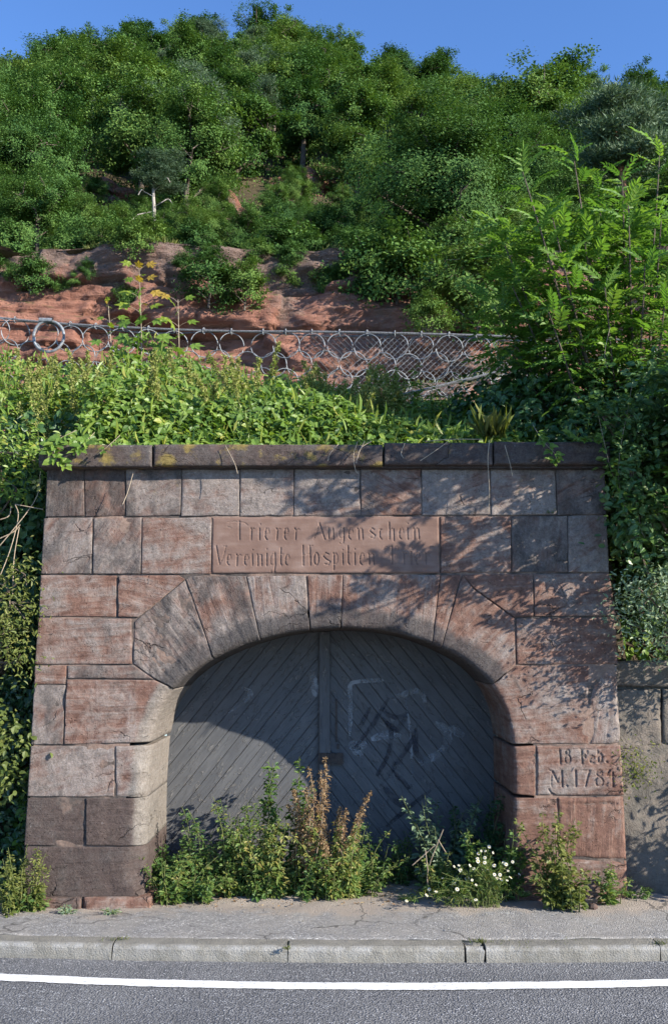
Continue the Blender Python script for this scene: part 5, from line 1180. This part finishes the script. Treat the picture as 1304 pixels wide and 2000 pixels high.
# inner foliage
for i in range(860):
    u = rng.uniform(960, 1420); v = rng.uniform(390, 720); Y = rng.uniform(.5, 1.7)
    if v < 330+abs(1160-u)*.25+60: continue
    a = random.uniform(0, 6.28); leaf_at(P(u, v, Y), np.array((math.cos(a), math.sin(a), random.uniform(-.3, .5))), False)
tw.build('branch', M['bark'], ash); o = fol.build('foliage', M['ash'], ash); o['kind'] = 'stuff'
def bush(name, label, cat, blobs, nper, size, mat, T=LT7, w=.6, tint=.45, dr=-.1, tv=.2, group=None, base=None, stems=True):
    b0 = np.array(base if base is not None else blobs[0][:3]); t = thing(name, label, cat, b0, group); lv = MB(); st = MB()
    for (x, y, z, rx, ry, rz) in blobs:
        if stems: tube(st, crom([b0, (b0+np.array((x, y, z)))/2+rng.normal(size=3)*.08, (x, y, z)], 4), np.linspace(.018, .005, 9), 4)
        n = int(nper*(rx*rz+rx*ry+ry*rz)); nc = max(6, n//28); cd = rdir(nc); cr_ = rng.uniform(.35, 1.0, nc)[:, None]**.6
        c = np.array((x, y, z))+cd*cr_*np.array((rx, ry, rz)); pos = (c[:, None]+rng.normal(size=(nc, 28, 3))*.075).reshape(-1, 3); m = len(pos)
        nor = nrm(np.repeat(cd, 28, 0)*.5+rdir(m)*.6+np.array((.1, -.2, .6))); d = nrm(np.cross(nor, rdir(m))+np.array((0, 0, dr)))
        leaves(lv, pos, d, nor, size*rng.uniform(.6, 1.3, m), w*rng.uniform(.8, 1.2, m), np.clip(tint+rng.normal(0, tv, m), 0, 1), T)
        if stems:
            for k in range(0, nc, 3): tube(st, [(x, y, z), c[k]], .004, 3)
    lv.build('foliage', M[mat], t)
    if stems: st.build('stem', M['bark'], t)
    return t
bush('hazel_bush', 'large dark leafy bush behind the right end of the coping, below the bright ash', 'bush', [(1.75,1.0,3.75,.55,.5,.55),(2.2,.9,3.7,.6,.5,.4),(2.6,.6,3.55,.6,.5,.5),(3.1,.5,3.6,.6,.5,.5),(1.45,1.5,3.7,.45,.4,.4),(2.3,.6,3.35,.5,.35,.45),(1.95,1.35,4.0,.4,.4,.3),(1.9,.45,3.3,.4,.25,.25)], 1900, .07, 'bush', base=(2.4, .9, 2.2))
bush('elder_bush', 'dark overhanging bush at the right edge in front of the upper retaining wall', 'bush', [(2.35,.25,2.75,.32,.22,.5),(2.6,.1,3.1,.4,.25,.45),(2.75,.35,2.45,.45,.22,.45),(3.2,.2,2.9,.5,.3,.6),(2.3,.25,2.35,.24,.14,.3),(2.55,.25,2.3,.3,.16,.3),(2.2,-.05,3.2,.25,.2,.3),(2.45,-.25,3.45,.35,.25,.35),(2.15,-.12,2.75,.16,.14,.3),(1.9,-.18,3.3,.26,.10,.14),(2.06,-.22,2.9,.13,.09,.35),(2.1,-.2,2.45,.12,.08,.2),(2.8,-.4,3.2,.4,.25,.5),(2.6,-.25,3.45,.35,.22,.25)], 3600, .058, 'bush', tint=.7, base=(2.9, .5, 1.9))
bush('silver_shrub', 'silvery green shrub spilling over the retaining wall beside the portal', 'shrub', [(2.15,-.24,2.02,.20,.14,.20),(2.42,-.28,2.05,.26,.18,.28),(2.35,-.28,1.78,.24,.14,.18),(2.72,-.26,1.95,.30,.2,.30),(2.68,-.26,1.68,.2,.12,.16),(2.02,-.18,1.86,.10,.10,.12)], 6500, .034, 'silver', w=.42, tint=.5, tv=.25, base=(2.5, .35, 1.62))
# shrub beyond the right edge that shades the foot of the wall
bush('roadside_shrub', 'thin shrub beside the pavement at the right, beyond the frame, shading the rendered wall', 'shrub', [(3.35,-.5,.75,.34,.25,.3),(3.5,-.45,1.1,.3,.25,.3),(3.3,-.4,.4,.3,.2,.3)], 1500, .075, 'weed', w=.3, base=(3.4, -.35, 0))
# left scrub
bush('mugwort_bush', 'yellow green bushy mugwort lit by the sun beside the upper left edge of the portal', 'shrub', [(-2.27,-.02,2.0,.20,.16,.18),(-2.3,-.05,1.78,.18,.14,.16),(-2.5,.05,1.95,.28,.2,.3),(-2.2,.02,2.2,.08,.08,.12),(-2.22,-.02,1.58,.10,.10,.08)], 4200, .040, 'yel', w=.4, tint=.5, base=(-2.45, .4, 1.5))
bush('ivy_bush', 'small sunlit ivy tuft at left, halfway up the pier', 'ivy', [(-2.3,.02,1.0,.14,.10,.16),(-2.42,.05,1.15,.15,.10,.12),(-2.3,.02,.78,.08,.08,.08)], 2600, .045, 'yel', w=.7, tint=.3, base=(-2.5, .4, 1.0), stems=False)
bush('green_scrub', 'sunlit green scrub above the slope at the left edge, level with the coping', 'scrub', [(-2.55,.3,3.15,.4,.3,.3),(-2.9,.3,3.4,.5,.3,.35),(-2.35,.2,2.85,.2,.15,.15)], 1700, .055, 'bramble', w=.4, tint=.6, base=(-2.8, .7, 2.4))
# dry twigs at the left
t = thing('dry_brambles', 'pale dry bramble canes arching in front of the dark slope at left', 'dry canes', P(-20, 1110, .1)); mb = MB()
for pts in ([(-30,1100),(30,1030),(70,975),(80,935)], [(-20,1060),(25,1040),(40,1025)], [(-10,1150),(20,1075),(36,1010),(30,985)], [(25,1165),(28,1090),(38,1030)], [(-30,1020),(15,1010),(22,990)], [(30,985),(85,995)], [(-20,1130),(15,1150),(20,1180)]):
    tube(mb, crom([P(u, v, .05+.03*i) for i, (u, v) in enumerate(pts)], 5), .0035, 4)
mb.build('cane', M['twig'], t)
t = thing('yellowed_sprig', 'yellowed leaf sprig hanging at the upper left corner below the coping', 'sprig', P(72, 925, -.02)); mb = MB(); tube(mb, crom([P(80, 920, -.02), P(76, 940, -.03), P(68, 955, -.03)], 4), .002, 3); mb.build('stem', M['twig'], t)
ym = leaf_mesh('leaf', LTM, .9, 'yel', 1.0)
for (u, v) in ((70, 938), (78, 945), (68, 948), (75, 952), (80, 936)): place(ym, 'leaf', t, P(u, v, -.04), (random.uniform(-1, 1), -.2, -.6), (random.uniform(-.4, .4), -1, .3), .04)
# bramble sprays hanging over the coping, each leaf its own object
bm = [leaf_mesh('leaf', LT7, .68, 'bramble', q) for q in (.3, .5, .72)]
def spray_vine(label, path, Ys, nl, s0, name='bramble_spray', r=.0022):
    t = thing(name, label, 'bramble spray', P(*path[0], Ys[0])); yy = Ys if len(Ys) == len(path) else np.interp(np.arange(len(path)), [0, len(path)-1], Ys); pts = crom([P(u, v, yy[i]) for i, (u, v) in enumerate(path)], 7); mb = MB(); tube(mb, pts, np.linspace(r, r*.5, len(pts)), 4); mb.build('stem', M['twig'], t)
    for j in range(nl):
        k = .12+.88*(j+.5)/nl; p = np.array([np.interp(k, np.linspace(0, 1, len(pts)), pts[:, c]) for c in range(3)]); az = random.choice((0, math.pi))+random.uniform(-.7, .7)
        d0 = np.array((math.cos(az), -.35, random.uniform(-.5, .35))); nor = np.array((random.uniform(-.2, .4), -.75, .65))
        for aa in (0, 1.1, -1.1):
            x = nrm(d0); z = nrm(nor-(nor@x)*x); y = np.cross(z, x); d = x*math.cos(aa)+y*math.sin(aa); place(random.choice(bm), 'leaf', t, p+x*.012, d, nor+rng.normal(size=3)*.25, s0*(1 if aa == 0 else .8)*random.uniform(.8, 1.15))
spray_vine('bramble spray with broad leaves hanging over the left end of the coping', [(150, 840), (110, 862), (105, 890), (128, 912)], (-.08, -.15, -.19, -.2), 13, .08)
spray_vine('leafy bramble spray lying over the coping left of its first joint', [(185, 845), (165, 866), (150, 884)], (-.06, -.17, -.2), 8, .07)
spray_vine('short bramble shoot pointing left past the end of the coping', [(120, 850), (90, 872), (68, 882)], (-.06, -.16, -.17), 5, .055)
spray_vine('thin bramble shoot drooping over the coping above the first joint', [(235, 850), (215, 868), (190, 888)], (-.02, -.17, -.18), 4, .04)
spray_vine('long bramble spray hanging beside the right end of the coping', [(1235, 740), (1225, 800), (1210, 880), (1208, 945), (1225, 1005)], (-.2, -.3), 14, .06)
spray_vine('bramble spray with a bare cane hanging over the right coping end', [(1165, 800), (1176, 850), (1190, 910), (1205, 950)], (-.16, -.2, -.24, -.26), 6, .055)
spray_vine('bramble shoot high up in the dark bush at right', [(1190, 640), (1180, 690), (1185, 720)], (-.3, -.35), 6, .05)
spray_vine('dark bramble clump lying over the coping under the hazel', [(1040, 830), (1060, 862), (1085, 890), (1075, 905)], (-.03, -.17, -.2, -.19), 12, .06)
spray_vine('bramble clump at the back edge of the right coping', [(1100, 840), (1130, 855), (1165, 862)], (-.03, -.14, -.17), 10, .06)
dr = [([(660,868),(645,885),(640,900)], 'dry stalk curling over the coping left of the others'), ([(698,862),(690,890),(694,918),(700,925)], 'longest dry stalk hanging over the coping near the middle'), ([(712,862),(702,880),(695,905)], 'dry stalk beside the longest one on the coping'),
      ([(725,862),(708,872),(700,885)], 'short dry stalk right of the longest one on the coping'), ([(790,866),(783,885),(788,895)], 'small hooked dry stalk on the coping right of its joint'), ([(880,858),(850,880),(820,900)], 'dry stalk slanting across the coping between middle and right'),
      ([(440,870),(458,905),(464,925)], 'dry stalk hanging over the left half of the coping'), ([(955,860),(952,900),(955,960),(953,1000)], 'long pale stalk hanging down over the top course at right'), ([(985,870),(995,905),(1000,930)], 'dry stalk right of the long pale one'), ([(940,858),(880,858),(830,862)], 'dry grass stalk lying along the top of the coping'),
      ([(1230,880),(1240,960),(1250,1030),(1258,1050)], 'bare pale cane hanging in the dark bush at right'), ([(260,925),(250,960),(240,985)], 'thin dry stalk curling below the coping at left')]
for pts, lb in dr:
    t = thing('dry_stalk', lb, 'dry stalk', P(*pts[0], -.1)); mb = MB(); tube(mb, crom([P(u, v, -.13-.02*i) for i, (u, v) in enumerate(pts)], 6), .0028, 4); mb.build('stem', M['twig'], t)
# grass tufts
def tuft(label, base, n, h, mat='yel', sp=.03, name='grass_tuft'):
    mb = MB(); b = np.array(base); pos = b+np.stack([rng.normal(0, sp, n), rng.normal(0, sp*.5, n), 0*np.arange(n)], -1); d = rdir(n, 1.3)
    leaves(mb, pos, d, rdir(n)+np.array((0, -1, .3)), h*rng.uniform(.5, 1.1, n), .035, np.clip(rng.normal(.6, .2, n), 0, 1), LT7)
    o = mb.build(name, M[mat], off=b); o.location = b; return tag(o, label, 'grass')
tuft('grass tuft on the coping edge before the dark bush', P(960, 855, .12), 70, .26, 'yel', .06)
def kb(u, v, dz=0): p = G(u, v, 0); p[2] += dz; return p
tuft('moss and grass in the kerb joint at left', kb(226, 1836), 40, .028, 'yel', .035); tuft('tiny grass tuft in the kerb joint near the middle', kb(560, 1853, -.005), 40, .03, 'yel', .012); tuft('grass growing in the gap behind the broken kerb piece', kb(935, 1842), 60, .03, 'yel', .03)
tuft('sparse grass behind the kerb right of the broken piece', kb(1000, 1841), 25, .025, 'yel', .08); tuft('tiny grass tuft in the kerb joint at the right edge', kb(1288, 1845), 30, .03, 'yel', .02); tuft('small grass tuft on the joint of the top course at right', P(1075, 1003, -.01), 30, .03, 'weed', .02); tuft('grass behind the kerb right of the middle', kb(1100, 1840), 20, .02, 'yel', .06)
bush('wall_plant', 'small yellow plant growing from the joint right of the date stone', 'plant', [(P(1232, 1500, .05)[0], .04, P(1232, 1500, .05)[2], .03, .03, .08), (P(1250, 1510, .05)[0], .04, P(1250, 1510, .05)[2], .03, .03, .06)], 42000, .022, 'yel', tint=.6, base=P(1226, 1530, .1), stems=False)
# a red pebble and grit on the pavement
mb = MB(); a = np.arange(8)/8*6.283; p = kb(1157, 1776, .0); V = [(p[0]+r_*math.cos(t)*(1+.2*math.sin(3*t)), p[1]+r_*.8*math.sin(t), p[2]+z) for z, r_ in ((0, .028), (.016, .034), (.032, .022), (.038, .006)) for t in a]
mb.add(V, quads=[(j*8+k, j*8+(k+1) % 8, (j+1)*8+(k+1) % 8, (j+1)*8+k) for j in range(3) for k in range(8)]); o = mb.build('stone_lump', M['stone'], off=p, smooth=False); o.location = p; tag(o, 'small red stone lying at the foot of the right pier', 'stone'); o['pale'] = .2; o['dark'] = .1; o['lichen'] = 0.0; o['bed'] = 0.0
mb = MB(); n = 900; x = rng.uniform(-3, 3, n); y = np.where(rng.random(n) < .75, rng.uniform(-.35, .45, n), rng.uniform(-.8, -.2, n)); z = pave_z(x, y)+.012
for i in range(n):
    s = .0025+.0055*rng.random()**4; v = np.array([(1,0,0),(0,1,0),(-1,0,0),(0,-1,0),(0,0,.8),(0,0,-.8)])*s*rng.uniform(.6, 1.3, (6, 3)); mb.add(v+np.array((x[i], y[i], z[i])), tris=[(0,1,4),(1,2,4),(2,3,4),(3,0,4),(1,0,5),(2,1,5),(3,2,5),(0,3,5)])
tag(mb.build('grit', M['kerb']), 'loose grit on the dusty strip along the wall', 'grit', kind='stuff')
mb = MB(); n = 500; x = rng.normal(0, 1.0, n); y = rng.uniform(-.1, .6, n); m = abs(x) < 1.2; x, y = x[m], y[m]; leaves(mb, np.stack([x, y, pave_z(x, y)+.015], -1), rdir(len(x), 0)*np.array((1, 1, .2)), rdir(len(x), 2), rng.uniform(.015, .04, len(x)), .5, rng.uniform(0, 1, len(x)), LT4)
tag(mb.build('leaf_litter', M['dry']), 'dry leaf litter on the ground before the gate', 'leaf litter', kind='stuff')

for i in range(26):
    x = -11+i*.85+random.uniform(-.3, .3); y = float(cliff_y(np.array(x), np.array(CT-.05)))+random.uniform(.2, 1.3)
    plant_tree('shrub', BUSH[i % 2], 'low leafy shrub in the row along the upper edge of the cliff', 'shrub', (x, y, float(hill_z(x, max(y, Y0)))-.15), random.uniform(.4, .8), random.uniform(0, 6), 'shrubs along the cliff edge')

for i in range(16):
    x = -9.5+i*1.05+random.uniform(-.4, .4); zz = CT-random.uniform(.25, 1.1); y = float(cliff_y(np.array(x), np.array(zz)))-.05
    plant_tree('shrub', BUSH[i % 2], 'small leafy shrub hanging from a ledge near the top of the cliff', 'shrub', (x, y, zz-.1), random.uniform(.25, .62), random.uniform(0, 6), 'shrubs hanging from the cliff ledges')
